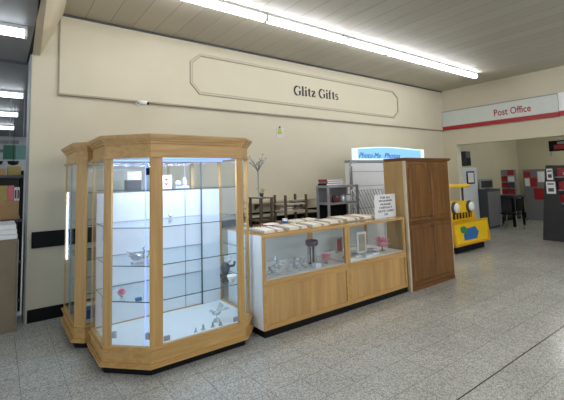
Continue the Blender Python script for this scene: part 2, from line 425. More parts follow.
# ------------------------------------------------------------------ shop name sign on the fascia
t = thing('shop_sign', 'long octagonal moulded panel lettered Glitz Gifts on the upper wall', 'sign', (5, 5.30, 2.93))
oc = [(2.37, 3.10), (2.52, 2.94), (7.42, 2.92), (7.6, 3.06), (7.6, 3.42), (7.42, 3.56), (2.54, 3.585), (2.37, 3.44)]
def oct_loop(d): return offset(oc, d)
def mould(name, d0, d1, y0, y1, mat):
    A, B = oct_loop(d0), oct_loop(d1); n = 8; b = MB()
    v = [(p.x, y, p.y) for y in (y0, y1) for p in A] + [(p.x, y, p.y) for y in (y0, y1) for p in B]; fs = []
    for i in range(n):
        j = (i + 1) % n
        fs += [(i, j, n + j, n + i), (2 * n + j, 2 * n + i, 3 * n + i, 3 * n + j), (j, i, 2 * n + i, 2 * n + j), (n + i, n + j, 3 * n + j, 3 * n + i)]
    b._add(v, fs); return b.build(name, mat, t)
mould('frame_moulding', 0.0, -0.03, 5.287, 5.305, 'creamtrim')
mould('frame_bead', 0.008, -0.0001, 5.297, 5.305, 'creamshade')
mould('inner_bead', -0.03, -0.04, 5.295, 5.305, 'creamshade')
# serif lettering drawn from strokes: each glyph = list of strokes ((x,y),(x,y)...,width)
def arc(cx, cy, rx, ry, a0, a1, n=12): return [(cx + rx * math.cos(math.radians(a0 + (a1 - a0) * i / n)), cy + ry * math.sin(math.radians(a0 + (a1 - a0) * i / n))) for i in range(n + 1)]
TK, TN = 0.145, 0.05
GL = {
 'G': (0.74, [(arc(.40, .35, .33, .35, 50, 310), [TN]*3+[TK]*7+[TN]*3), ([(.62, .05), (.62, .34)], TK), ([(.5, .33), (.74, .33)], TN), ([(.62, .52), (.62, .7)], TN)]),
 'l': (0.28, [([(.14, 0), (.14, .74)], TK), ([(.03, .02), (.25, .02)], TN), ([(.05, .72), (.14, .72)], TN)]),
 'i': (0.28, [([(.14, 0), (.14, .48)], TK), ([(.03, .02), (.25, .02)], TN), ([(.05, .46), (.14, .46)], TN), ([(.14, .6), (.14, .72)], TK)]),
 't': (0.34, [([(.15, .05), (.15, .62)], TK), ([(.02, .46), (.3, .46)], TN), (arc(.24, .1, .09, .09, 180, 320, 6), TN)]),
 'z': (0.44, [([(.05, .46), (.38, .46)], .07), ([(.36, .45), (.07, .04)], TK), ([(.04, .03), (.39, .03)], .07), ([(.05, .36), (.05, .46)], TN), ([(.39, .03), (.39, .14)], TN)]),
 'f': (0.34, [([(.13, 0), (.13, .62)], TK), ([(.02, .02), (.26, .02)], TN), ([(.02, .46), (.28, .46)], TN), (arc(.23, .62, .1, .1, 180, 40, 6), TN)]),
 's': (0.38, [(arc(.18, .36, .12, .11, 40, 250, 8) , .07), (arc(.19, .14, .13, .12, 100, -140, 8), .08)]),
 ' ': (0.25, [])}
def stroke(b, pts, w, y0, y1, ox, oz, k):
    n = len(pts); ws = w if isinstance(w, list) else [w] * n
    for i in range(n - 1):
        p, q = Vector(pts[i]), Vector(pts[i + 1]); d = (q - p).normalized(); e = Vector((-d.y, d.x))
        ps = [p + e * ws[i] / 2, p - e * ws[i] / 2, q - e * ws[i + 1] / 2, q + e * ws[i + 1] / 2]
        b.extr([(ox + a.x * k, y0, oz + a.y * k) for a in ps], (0, y1 - y0, 0))
tot = sum(GL[c][0] + 0.05 for c in 'Glitz Gifts'); x0w, x1w = 4.43, 5.62; k = (x1w - x0w) / tot; kz = 0.245
b = MB(); cx = x0w
for c in 'Glitz Gifts':
    adv, st = GL[c]
    for pts, w in st: stroke(b, [(p[0], p[1] * kz / k) for p in pts], w, 5.297, 5.304, cx, 3.14 + (cx - 4.385) * 0.016, k)
    cx += (adv + 0.05) * k
b.build('lettering', 'ink', t)

# ------------------------------------------------------------------ octagonal glass display cabinets
def post_poly(P, U, V, wu, wv, t=0.032):
    if max(wu, wv) < .02: t = .01
    P = Vector(P); u = (Vector(U) - P).normalized(); v = (Vector(V) - P).normalized()
    inn = (u + v).normalized()
    nu = (inn - u * inn.dot(u)).normalized(); nv = (inn - v * inn.dot(v)).normalized()
    s_ = t / max(0.2, inn.dot(nu))
    return [P + u * wu, P, P + v * wv, P + v * wv + nv * t, P + inn * s_, P + u * wu + nu * t]
def cab_shell(t, poly, posts, ztop=2.015):
    MB().prism(offset(poly, -0.012), 0, 0.062).build('kick_plinth', 'black', t)
    b = MB().prism(poly, 0.06, 0.2).prism(offset(poly, 0.026), 0.06, 0.082).prism(offset(poly, 0.016), 0.082, 0.094).prism(offset(poly, 0.022), 0.182, 0.196).prism(offset(poly, 0.010), 0.172, 0.182)
    b.ring(poly, offset(poly, -0.035), 0.2, 0.222).build('base', 'oakx', t)
    MB().prism(offset(poly, -0.036), 0.2, 0.212).build('deck', 'white', t)
    MB().ring(offset(poly, .018), offset(poly, -0.04), 1.812, 1.834).prism(poly, 1.832, 1.945).prism(offset(poly, .016), 1.935, 1.957).prism(offset(poly, .030), 1.957, 1.975).prism(offset(poly, .045), 1.975, 1.99).prism(offset(poly, .052), 1.99, ztop - .006).prism(offset(poly, .042), ztop - .006, ztop).build('cornice', 'oakx', t)
    MB().prism(offset(poly, -0.041), 1.82, 1.831).build('soffit_panel', 'whiteb', t)
    for (i, wu, wv) in posts:
        n = len(poly)
        MB().prism(post_poly(poly[i], poly[i - 1], poly[(i + 1) % n], wu, wv), 0.222, 1.812).build('post', 'oak', t)
def pane(t, p, q, w0, w1, z0=0.225, z1=1.81, inset=0.012, name='glass_pane'):
    p = Vector(p); q = Vector(q); d = (q - p).normalized(); n = Vector((-d.y, d.x)) * inset
    return MB().slab(p + d * w0 + n, q - d * w1 + n, 0.006, z0, z1).build(name, 'glass', t)

A, B_, C_, D_, E_, F_ = (.765, 4.06), (.765, 3.55), (1.075, 3.24), (2.0, 3.24), (2.185, 3.43), (2.185, 4.06)
poly = [A, B_, C_, D_, E_, F_]
mc = thing('display_cabinet', 'tall honey oak glass display cabinet with chamfered corners, left of the low counters', 'display cabinet', (1.475, 3.66, 0))
cab_shell(mc, poly, [(0, .01, .01), (1, .015, .065), (2, .012, .105), (3, .065, .012), (4, .012, .03), (5, .03, .03)])
pane(mc, A, B_, .012, .016); pane(mc, B_, C_, .07, .012); pane(mc, C_, D_, .108, .068); pane(mc, D_, E_, .012, .012); pane(mc, E_, F_, .03, .03)
MB().box(.80, 1.93, 4.03, 4.036, .215, 1.495).build('back_panel', 'whiteb', mc)
MB().box(1.915, 2.15, 4.018, 4.024, .215, 1.495).build('back_panel', 'whiteb', mc)
MB().box(1.91, 1.922, 4.006, 4.018, .215, 1.81).build('back_stile', 'edge', mc)
MB().box(1.72, 1.726, 4.024, 4.03, .215, 1.81).build('back_stile', 'steel', mc)
MB().box(.80, 2.15, 4.03, 4.036, 1.5, 1.81).build('back_glass', 'glass', mc)
inner = offset(poly, -0.035)
for z in (.575, .875, 1.2, 1.525):
    sh = MB().prism(inner, z, z + .006).build('glass_shelf', 'glass2', mc)
    MB().ring(offset(poly, -0.0345), offset(poly, -0.038), z - .001, z + .0065).build('shelf_edge', 'edge', sh)
# led strips on the inside of the front posts
def led_fitting(t, x0, x1, y, z, power):
    f = MB().box(x0, x1, y - .02, y + .02, z - .012, z).build('led_fitting', 'led', t)
    ld = bpy.data.lights.new('led_light', 'AREA'); ld.shape = 'RECTANGLE'; ld.size = x1 - x0; ld.size_y = .04; ld.energy = power; ld.color = (.70, .76, 1.0)
    lo = bpy.data.objects.new('led_light', ld); C.objects.link(lo); lo.parent = f
    lo.location = Vector(((x0 + x1) / 2, y, z - .016)) - world_loc(f)
for (x, y) in ((1.055, 3.315), (1.192, 3.285)):
    MB().box(x - .004, x + .004, y, y + .006, .24, 1.8).build('led_strip', 'led', mc)
led_fitting(mc, 1.12, 1.95, 3.40, 1.82, LEDW); led_fitting(mc, .90, 2.1, 3.85, 1.82, LEDW)
def plate(x0, x1, p, q, z0, z1, name, mat):
    p = Vector(p); q = Vector(q); d = (q - p).normalized(); n = Vector((-d.y, d.x))
    MB().slab(p + d * x0 - n * .001 + n * .009, p + d * x1 + n * .008, 0.018, z0, z1).build(name, mat, mc)
L1 = (Vector(C_) - Vector(B_)).length
plate(L1 - .045, L1 - .015, B_, C_, 1.66, 1.72, 'door_lock', 'black')
for z0 in (.29,): plate(.085, .12, B_, C_, z0, z0 + .05, 'hinge', 'chrome'); plate(L1 - .05, L1 - .015, B_, C_, z0, z0 + .05, 'hinge', 'chrome')
plate(.115, .165, C_, D_, .245, .285, 'hinge', 'steel'); plate(.80, .85, C_, D_, .245, .285, 'hinge', 'steel')

a, b_, c, d, e = (.65, 4.98), (.65, 4.25), (.735, 4.168), (1.9, 4.168), (1.9, 4.98)
poly2 = [a, b_, c, d, e]
sc = thing('display_cabinet', 'narrower oak glass display cabinet standing behind, between the large cabinet and the wall', 'display cabinet', (1.27, 4.56, 0))
cab_shell(sc, poly2, [(0, .012, .012), (1, .012, .012), (2, .105, .01), (3, .04, .04), (4, .03, .03)])
pane(sc, a, b_, .014, .014); pane(sc, c, d, .06, .04)
MB().box(.67, 1.87, 4.955, 4.961, .215, 1.81).build('back_glass', 'glass', sc)
MB().box(.652, .662, 4.60, 4.612, .222, 1.812).build('door_stile', 'steel', sc)
MB().box(.660, .672, 4.93, 4.942, .74, 1.50).build('led_tube', 'ledw', sc)
for z in (.5, .83, 1.17, 1.5):
    sh = MB().prism(offset(poly2, -0.035), z, z + .006).build('glass_shelf', 'glass2', sc)
    MB().ring(offset(poly2, -0.0345), offset(poly2, -0.038), z - .001, z + .0065).build('shelf_edge', 'edge', sh)

# ------------------------------------------------------------------ low glass counters
def counter(x0, x1, y0, y1, label, leftmat):
    t = thing('display_counter', label, 'display counter', ((x0 + x1) / 2, (y0 + y1) / 2, 0), 'glass topped counters')
    MB().box(x0 + .01, x1 - .002, y0 + .01, y1 - .02, 0, .07).build('kick_plinth', 'black', t)
    b = MB().box(x0, x1, y0 + .018, y1, .07, .50)
    b.build('base_carcass', 'oakp', t)
    f = MB().box(x0, x0 + .035, y0, y0 + .02, .07, .5).box(x1 - .035, x1, y0, y0 + .02, .07, .5).box(x0 + .035, x1 - .035, y0, y0 + .02, .07, .115, .003).box(x0 + .035, x1 - .035, y0, y0 + .02, .475, .5, .003)
    f.build('front_frame', 'oakx', t)
    MB().box(x0, x1, y0 - .006, y1, .5, .53, .004).box(x0, x1, y0, y1, .53, .555, .003).build('mid_rail', 'oakx', t)
    MB().box(x0 + .02, x1 - .02, y0 + .02, y1 - .01, .555, .562).build('deck', 'white', t)
    MB().box(x0 + .02, x1 - .02, y1 - .014, y1 - .006, .562, .985).build('back_panel', 'cabwhite', t)
    pw = .038
    for xa in (x0, x1 - pw):
        MB().box(xa, xa + pw, y0, y0 + .03, .555, .985, .002).build('post', 'oak', t)
        MB().box(xa, xa + pw, y1 - .03, y1, .555, .985, .002).build('post', 'oak', t)
    MB().box(x0 + pw, x1 - pw, y0 + .008, y0 + .013, .557, .985).build('front_glass', 'glass', t)
    MB().box(x0, x1, y0 - .004, y0 + .03, .985, 1.018, .004).box(x0, x1, y1 - .03, y1, .985, 1.018, .004).box(x0, x0 + .03, y0 + .03, y1 - .03, .985, 1.018).box(x1 - .03, x1, y0 + .03, y1 - .03, .985, 1.018).build('top_frame', 'oakx', t)
    MB().box(x0 + .03, x1 - .03, y0 + .03, y1 - .03, 1.008, 1.016).build('top_glass', 'glass2', t)
    if leftmat:
        MB().box(x0 - .008, x0, y0 + .012, y1, .075, 1.01).build('end_panel', leftmat, t)
        MB().box(x0 + .004, x0 + .012, y0 + .03, y1 - .03, .562, .985).build('side_lining', 'cabwhite', t)
    return t
CT = 1.018
counter(2.222, 3.476, 3.24, 3.94, 'honey oak and glass counter with white end panel, nearer the tall cabinet', 'white')
counter(3.480, 4.636, 3.24, 3.94, 'honey oak and glass counter beside the brown wardrobe', None)

# ------------------------------------------------------------------ brown wardrobe
wx0, wx1, wy0, wy1 = 4.665, 5.785, 3.2, 3.56
t = thing('wardrobe', 'brown stained wooden wardrobe with arched door panels at the right end of the counters', 'wardrobe', ((wx0 + wx1) / 2, 3.4, 0))
MB().box(wx0, wx1, wy0 + .02, wy1, 0.0, 1.80).build('carcass', 'brown', t)
MB().box(wx0 - .012, wx0, wy0 + .03, wy1, 0.01, 1.80).build('side_panel', 'sidewood', t)
MB().box(wx0 - .022, wx0 + .012, wy0 - .002, wy0 + .03, 0.0, 1.80).build('edging_strip', 'palestrip', t)
MB().box(wx1 - .004, wx1 + .012, wy0 + .0, wy0 + .03, 0.0, 1.80).build('edging_strip', 'palestrip', t)
MB().box(wx0 + .0, wx1 + .02, wy0 - .02, wy1, 1.80, 1.818).box(wx0 - .01, wx1 + .035, wy0 - .035, wy1, 1.818, 1.845, .005).build('cornice', 'brownx', t)
MB().box(wx0 + .012, wx1 - .004, wy0 - .004, wy0 + .02, 0.0, .055, .003).build('plinth', 'brownx', t)
MB().box(wx0 + .012, wx1 - .004, wy0 - .006, wy0 + .02, .905, .932, .004).build('middle_rail', 'brownx', t)
mid = (wx0 + wx1) / 2
for (a0, a1, side) in ((wx0 + .014, mid - .003, 1), (mid + .003, wx1 - .006, -1)):
    for (z0, z1, arch) in ((.94, 1.795, True), (.06, .898, False)):
        dr = MB().box(a0, a1, wy0 - .001, wy0 + .019, z0, z1, .003).build('door', 'brown', t)
        m_ = .055; u0, u1 = a0 + m_, a1 - m_; v0, v1 = z0 + m_, z1 - m_ - (.05 if arch else 0)
        prof = [(u0, v0), (u1, v0), (u1, v1)]
        if arch: prof += [(u0 + (u1 - u0) * (1 - i / 12), v1 + .06 * math.sin(PI * i / 12)) for i in range(1, 12)]
        prof += [(u0, v1)]
        P3 = [(p[0], wy0 - .001, p[1]) for p in prof]
        n = len(P3)
        cxm, czm = (u0 + u1) / 2, (v0 + v1) / 2
        bb = MB()
        outer = [(p[0], wy0 - .0005, p[1]) for p in prof]
        inn = [(cxm + (p[0] - cxm) * .93, wy0 - .012, czm + (p[1] - czm) * .965) for p in prof]
        bb._add(outer + inn, [tuple(range(n, 2 * n))] + [(i, (i + 1) % n, n + (i + 1) % n, n + i) for i in range(n)])
        bb.build('raised_panel', 'brown', dr)
        gr = MB(); gp = [Vector((p[0], p[1])) for p in prof]; og = [(cxm + (p[0] - cxm) * 1.05, czm + (p[1] - czm) * 1.02) for p in prof]
        gr._add([(p[0], wy0 - .006, p[1]) for p in og] + [(p[0], wy0 - .006, p[1]) for p in prof] + [(p[0], wy0, p[1]) for p in og],
                [(i, (i + 1) % n, n + (i + 1) % n, n + i) for i in range(n)] + [(i, (i + 1) % n, 2 * n + (i + 1) % n, 2 * n + i) for i in range(n)])
        gr.build('panel_bead', 'brownx', dr)
        kx = a1 - .025 if side > 0 else a0 + .025; kz_ = z0 + .05 if arch else z1 - .05
        MB().lathe([(.006, 0), (.006, -.012), (.013, -.018), (.012, -.027), (.004, -.03)], (kx, wy0, kz_), 12, 'Y').build('knob', 'bronze', dr)

# ------------------------------------------------------------------ photo booth with its lit sign
bx0, bx1, by0 = 5.12, 7.28, 4.62
t = thing('photo_booth', 'slim white photo booth with grey top edge standing behind the wardrobe', 'photo booth', ((bx0 + bx1) / 2, 4.72, 0))
MB().box(bx0, bx1, by0, 4.76, 0.0, 1.85, .012).build('body', 'white', t)
MB().box(bx0 - .01, bx1 + .02, by0 - .01, 4.76, 1.85, 1.895, .01).build('top_cap', 'steel', t)
for z in (1.02, 1.42, 1.68): MB().box(bx0 + .02, bx1 - .02, by0 - .004, by0 + .002, z, z + .008).build('panel_joint', 'steel', t)
MB().box(bx0 - .005, bx0 + .03, by0 - .012, by0 + .02, 0.02, 1.79, .004).build('corner_strip', 'chrome', t)
MB().tube([(5.03, 4.56, 0.02), (5.03, 4.56, 1.72), (5.05, 4.57, 1.80), (5.12, 4.60, 1.84)], .014).build('hand_rail', 'chrome', t)
sg = []
for i in range(17):
    f_ = i / 16; x = 5.3 + f_ * 2.13; sg.append((x, 2.115 + .035 * math.sin(PI * min(1, f_ * 1.15)) - .0 * f_ + .02 * f_))
s_ = thing('illuminated_sign', 'backlit pale blue arched sign reading Photo-Me on top of the photo booth', 'sign', (6.3, 4.68, 1.895))
MB().extr([(5.3, 4.62, 1.90)] + [(7.43, 4.62, 1.92)] + [(x, 4.62, z) for x, z in reversed(sg)], (0, .12, 0)).build('sign_case', 'lightboxw', s_)
MB().extr([(5.33, 4.613, 1.925)] + [(7.30, 4.613, 1.935)] + [(5.33 + (x - 5.3) * 1.97 / 2.13, 4.613, z - .02) for x, z in reversed(sg)], (0, .006, 0)).build('sign_face', 'lightbox', s_)
text('lettering', 'Photo-Me', 'teal', s_, (5.66, 4.612, 1.985), .62, .10, shear=.3)
text('lettering', 'Photos', 'teal', s_, (6.33, 4.612, 1.99), .5, .095, shear=.3, offs=.01)

# ------------------------------------------------------------------ wire grid stand, shelf unit, racks behind the counters
t = thing('wire_grid_stand', 'white diagonal wire mesh display stand in front of the photo booth', 'display stand', (5.3, 4.45, 0))
gx0, gx1, gz0, gz1 = 4.92, 5.78, .75, 1.37
MB().tube([(gx0, 4.45, 0.01), (gx0, 4.45, gz1), (gx1, 4.45, gz1), (gx1, 4.45, 0.01)], .01, 8).box(gx0 - .01, gx1 + .01, 4.44, 4.46, gz0 - .01, gz0 + .01).build('frame', 'white', t)
b = MB(); st = .075
k = 0
while k * st < (gx1 - gx0) + .35:
    xa = gx0 + k * st; xb = xa - .35; za, zb = gz0, gz1
    if xb < gx0: zb = gz0 + (gz1 - gz0) * (xa - gx0) / .35; xb = gx0
    if xa > gx1: za = gz0 + (gz1 - gz0) * (xa - gx1) / .35; xa = gx1
    b.tube([(xa, 4.45, za), (xb, 4.45, zb)], .006, 5); k += 1
b.build('diagonal_wires', 'steel', t)
b = MB()
for z in [gz0 + .055 * i for i in range(1, 12)]: b.tube([(gx0, 4.456, z), (gx1, 4.456, z)], .0055, 5)
b.build('cross_wires', 'white', t)
MB().box(gx0 - .02, gx0 + .02, 4.3, 4.6, 0, .025, .004).build('foot', 'white', t); MB().box(gx1 - .02, gx1 + .02, 4.3, 4.6, 0, .025, .004).build('foot', 'white', t)

t = thing('metal_shelf_unit', 'grey metal shelf unit behind the counters with open black lower bay', 'shelf unit', (4.47, 4.33, 0))
ux0, ux1, uy0, uy1 = 4.13, 4.82, 4.2, 4.47
MB().box(ux0, ux1, uy0, uy1, 1.43, 1.47, .003).build('top_panel', 'steel', t)
for x in (ux0, ux1 - .03):
    for y in (uy0, uy1 - .03): MB().box(x, x + .03, y, y + .03, 0, 1.43).build('upright', 'steel', t)
MB().box(ux0 + .03, ux1 - .03, uy1 - .015, uy1, 0, 1.18).build('back_panel', 'black', t)
MB().box(ux0 + .03, ux1 - .03, uy1 - .012, uy1, 1.18, 1.43).build('upper_back_panel', 'greybook', t)
for z in (1.17, .78, .4, .06): MB().box(ux0 + .03, ux1 - .03, uy0, uy1 - .015, z, z + .03).build('shelf', 'steel', t)
SHZ = 1.20
for i, (mt, l, dx) in enumerate((('redbook', 'red book lying on top of the stack on the grey shelf unit', .0), ('greybook', 'grey book, middle of the stack on the grey shelf unit', .012), ('plum', 'dark book at the bottom of the stack on the grey shelf unit', -.01))):
    z = 1.47 + (2 - i) * .032
    bk = thing('book', l, 'book', (4.33 + dx, 4.36, z), 'books stacked on the shelf unit')
    MB().box(4.16 + dx, 4.50 + dx, 4.25, 4.45, z, z + .031, .002).build('cover', mt, bk)
    MB().box(4.163 + dx, 4.502 + dx, 4.247, 4.447, z + .005, z + .026).build('pages', 'paper', bk)
def jar(x, y, z, r, h, mat, lid, label, group=None, name='jar'):
    t = thing(name, label, 'jar', (x, y, z), group)
    MB().lathe([(r * .8, 0), (r, h * .12), (r, h * .7), (r * .7, h * .84)], (x, y, z), 14).build('body', mat, t)
    MB().lathe([(r * .72, h * .84), (r * .75, h * .98), (r * .5, h)], (x, y, z), 14).build('lid', lid, t)
    return t
jar(4.24, 4.30, SHZ, .03, .10, 'redbook', 'chrome', 'small dark red jar at the left of the grey unit shelf')
jar(4.33, 4.28, SHZ, .035, .12, 'plum', 'redbook', 'plum coloured jar second from the left on the grey unit shelf')
jar(4.43, 4.32, SHZ, .03, .09, 'redbook', 'pink', 'red jar with pink lid on the grey unit shelf')
jar(4.54, 4.29, SHZ, .045, .13, 'crystalw', 'chrome', 'pale glass jar on the grey unit shelf')
jar(4.66, 4.29, SHZ, .05, .12, 'paper', 'steel', 'white round jar at the right of the grey unit shelf')

def rack(x0, x1, y0, y1, h, zs, label, shelfmat, name='display_rack'):
    t = thing(name, label, 'rack', ((x0 + x1) / 2, (y0 + y1) / 2, 0))
    for x in (x0, x1):
        for y in (y0, y1): MB().box(x - .016, x + .016, y - .016, y + .016, 0, h, .003).build('post', 'bronze', t)
    for z in zs: MB().box(x0 - .01, x1 + .01, y0 + .004, y1 + .01, z, z + .018).build('shelf', shelfmat, t)
    for z in zs: MB().tube([(x0, y0 - .014, z + .05), (x1, y0 - .014, z + .05)], .006, 6).build('guard_rail', 'bronze', t)
    return t
rack(3.45, 3.85, 4.4, 4.66, 1.35, (.3, .62, .94, 1.10, 1.20), 'dark metal rack with cream shelves behind the first counter', 'beige')
rack(2.98, 3.17, 4.36, 4.62, 1.325, (.3, .7, 1.0), 'narrow dark metal stand behind the tall cabinet, holding the jewellery tree', 'bronze')
ttop = MB().box(2.95, 3.2, 4.33, 4.65, 1.325, 1.338, .003)
tag(ttop.build('stand_tray', 'bronze'), 'dark tray lying on the narrow metal stand', 'tray')
# jewellery tree
t = thing('jewellery_tree', 'silver wire jewellery tree on the narrow stand right of the tall cabinet', 'jewellery stand', (2.99, 4.42, 1.338))
MB().lathe([(.06, 0), (.06, .008), (.012, .014), (.008, .1), (.007, .36), (.018, .38), (.006, .4)], (2.99, 4.42, 1.338), 14).build('stem', 'steel', t)
for k in range(9):
    an = k * 2 * PI / 9 + .3; h1 = random.uniform(.12, .25); rr = random.uniform(.09, .15)
    bx = Vector((2.99, 4.42, 1.70)); tip = bx + Vector((math.cos(an) * rr, math.sin(an) * rr * .7, h1))
    b = MB().tube([bx, bx.lerp(tip, .5) + Vector((0, 0, .02)), tip], [.006, .005, .003], 6)
    for s2 in (-1, 1):
        q = bx.lerp(tip, .6); b.tube([q, q + Vector((s2 * .035, 0, .05))], .0035, 5)
    b.blob(tip, .012, 1); b.build('branch', 'steel', t)
# trailing plant on the stand
t = thing('trailing_plant', 'small yellow green plant in a pot beside the jewellery tree', 'plant', (3.13, 4.55, 1.338))
MB().lathe([(.022, 0), (.034, .055), (.03, .056)], (3.13, 4.55, 1.338), 12).build('pot', 'bronze', t)
b = MB()
for k in range(46):
    p = Vector((3.13, 4.55, 1.40)) + Vector((random.gauss(0, .035), random.gauss(0, .03), random.uniform(-.01, .06)))
    dd = Vector((random.uniform(-1, 1), random.uniform(-1, 1), random.uniform(-.2, 1))).normalized() * .03; e = dd.cross(Vector((.3, .2, 1))).normalized() * .009
    b._add([p, p + dd * .5 + e, p + dd, p + dd * .5 - e], [(0, 1, 2, 3)])
b.build('leaves', 'leaf', t)
for (z0, l) in ((1.20, 'upper beige wall shelf behind the racks'), (.98, 'lower beige wall shelf behind the racks')):
    t = thing('wall_shelf', l, 'shelf', (3.9, 5.2, z0), 'beige wall shelves')
    MB().box(3.3, 4.75, 5.08, 5.34 if z0 > 1.04 else 5.308, z0, z0 + .03, .003).build('board', 'beige', t)
    for x in (3.5, 4.5): MB().extr([(x, 5.308, z0), (x, 5.13, z0), (x, 5.308, z0 - .12)], (.02, 0, 0)).build('bracket', 'bronze', t)
# boxes on rack
def carton(name, x0, x1, y0, y1, z0, z1, mat, label, tape=True, cat='box', group=None):
    t = thing(name, label, cat, ((x0 + x1) / 2, (y0 + y1) / 2, z0), group)
    MB().box(x0, x1, y0, y1, z0, z1, .003).build('carton', mat, t)
    if tape: MB().box((x0 + x1) / 2 - .02, (x0 + x1) / 2 + .02, y0 - .0015, y1, z1 - (z1 - z0) * .3, z1 + .0015).build('tape', 'taupe', t)
    return t
carton('gift_box', 3.5, 3.62, 4.45, 4.6, 1.118, 1.165, 'pcream', 'cream gift box on the dark metal rack', False)
carton('gift_box', 3.68, 3.8, 4.45, 4.6, 1.218, 1.262, 'greybook', 'grey gift box on the top shelf of the dark metal rack', False)

# ------------------------------------------------------------------ goods on the counter tops
def ring_tray(x, y, w, dd, n, label, sk=.12):
    t = thing('ring_tray', label, 'jewellery tray', (x, y, CT), 'jewellery trays on the counters')
    MB().box(x - w / 2, x + w / 2, y - dd / 2, y + dd / 2, CT, CT + .010, .003).build('tray', 'oakx', t)
    p = w / n
    for i in range(n):
        xa = x - w / 2 + p * (i + .5)
        bb = MB(); a = Vector((xa - sk / 2 * .6, y - dd / 2 + .012, CT + .022)); q = Vector((min(x + w / 2 - .02, xa + sk / 2 * .6), y + dd / 2 - .012, CT + .022))
        a.x = max(a.x, x - w / 2 + .02)
        bb.tube([a, a.lerp(q, .5), q], p * .47, 8); bb.build('padded_roll', 'pcream' if i % 5 else 'taupe', t)
    return t
for i, (x, l) in enumerate(((2.42, 'cream padded jewellery tray at the left end of the first counter'), (2.76, 'second cream padded jewellery tray from the left'), (3.10, 'third cream padded jewellery tray from the left'))):
    ring_tray(x, 3.45, .32, .34, 8, l)
ring_tray(3.46 - .02, 3.52, .30, .32, 7, 'cream padded jewellery tray bridging the joint of the two counters')
for x, l in ((3.79, 'cream padded jewellery tray left of centre on the second counter'), (4.12, 'cream padded jewellery tray rightmost, beside the notice')):
    ring_tray(x, 3.6, .31, .4, 7, l)
ring_tray(3.2, 3.79, .5, .22, 9, 'long cream padded jewellery tray at the back edge of the first counter')
t = thing('wooden_dish', 'shallow reddish brown dish at the back of the first counter', 'dish', (2.72, 3.76, CT))
MB().lathe([(.07, 0), (.12, .02), (.14, .035), (.128, .035), (.09, .016), (.001, .01)], (2.72, 3.76, CT), 24).build('bowl', 'redbook', t)
MB().lathe([(.1, .020), (.1, .034), (.05, .045), (.01, .046)], (2.72, 3.76, CT), 18).build('trinkets', 'pcream', t)
t = thing('patterned_tumbler', 'small blue and white patterned tumbler behind the jewellery trays', 'tumbler', (2.93, 3.76, CT))
MB().lathe([(.028, 0), (.036, .08), (.032, .08), (.025, .01)], (2.93, 3.76, CT), 16).build('body', 'crystalw', t)
MB().lathe([(.0315, .028), (.0345, .055)], (2.93, 3.76, CT), 16).build('pattern_band', 'blue', t)
t = thing('trinket_dish', 'small reddish dish near the notice on the second counter', 'dish', (4.25, 3.86, CT))
MB().lathe([(.05, 0), (.075, .03), (.065, .03), (.045, .01)], (4.25, 3.86, CT), 18).build('bowl', 'redbook', t)
# notice
t = thing('paper_notice', 'white paper notice with black capitals standing on the counter beside the wardrobe', 'notice', (4.4, 3.37, CT))
MB().box(4.175, 4.63, 3.368, 3.373, CT, 1.34).build('sheet', 'paper', t)
MB().box(4.2, 4.6, 3.373, 3.44, CT, CT + .012).build('stand_foot', 'chrome', t)
for i, (s, w) in enumerate((('FOR ALL', .22), ('ENQUIRIES', .28), ('PLEASE', .22), ('CONTACT', .28), ('GLITZ CARD', .34), ('US', .07))):
    text('lettering', s, 'ink', t, (4.41, 3.367, 1.296 - i * .046), w, .029, depth=.001, offs=.02)

# ------------------------------------------------------------------ goods inside the counters (deck at .562)
DK = .562
def flower(x, y, z, s, label, mat='pink', stem=None):
    t = thing('silk_flower', label, 'flower', (x, y, z), 'pink silk flowers')
    b = MB()
    for ring, (n, r, tilt) in enumerate(((5, .6, 2.2), (7, .85, 1.1), (9, 1.0, .45), (9, 1.0, -.1), (7, .9, -.6))):
        for k in range(n):
            an = 2 * PI * k / n + ring * .4; dirv = Vector((math.cos(an), math.sin(an), tilt)).normalized(); side = dirv.cross(Vector((0, 0, 1))).normalized()
            c0 = Vector((x, y, z + s * .85)); tp = c0 + dirv * s * r; mid_ = c0 + dirv * s * r * .55
            b._add([c0, mid_ + side * s * .34, tp + Vector((0, 0, s * .08)), mid_ - side * s * .34], [(0, 1, 2), (0, 2, 3)])
    b.blob((x, y, z + s * .9), s * .45, 1, .1)
    b.build('petals', mat, t)
    MB().lathe([(s * .3, 0), (s * .3, s * .08), (s * .08, s * .12), (s * .07, s * .8)], (x, y, z), 10).build('stem', 'leaf', t)
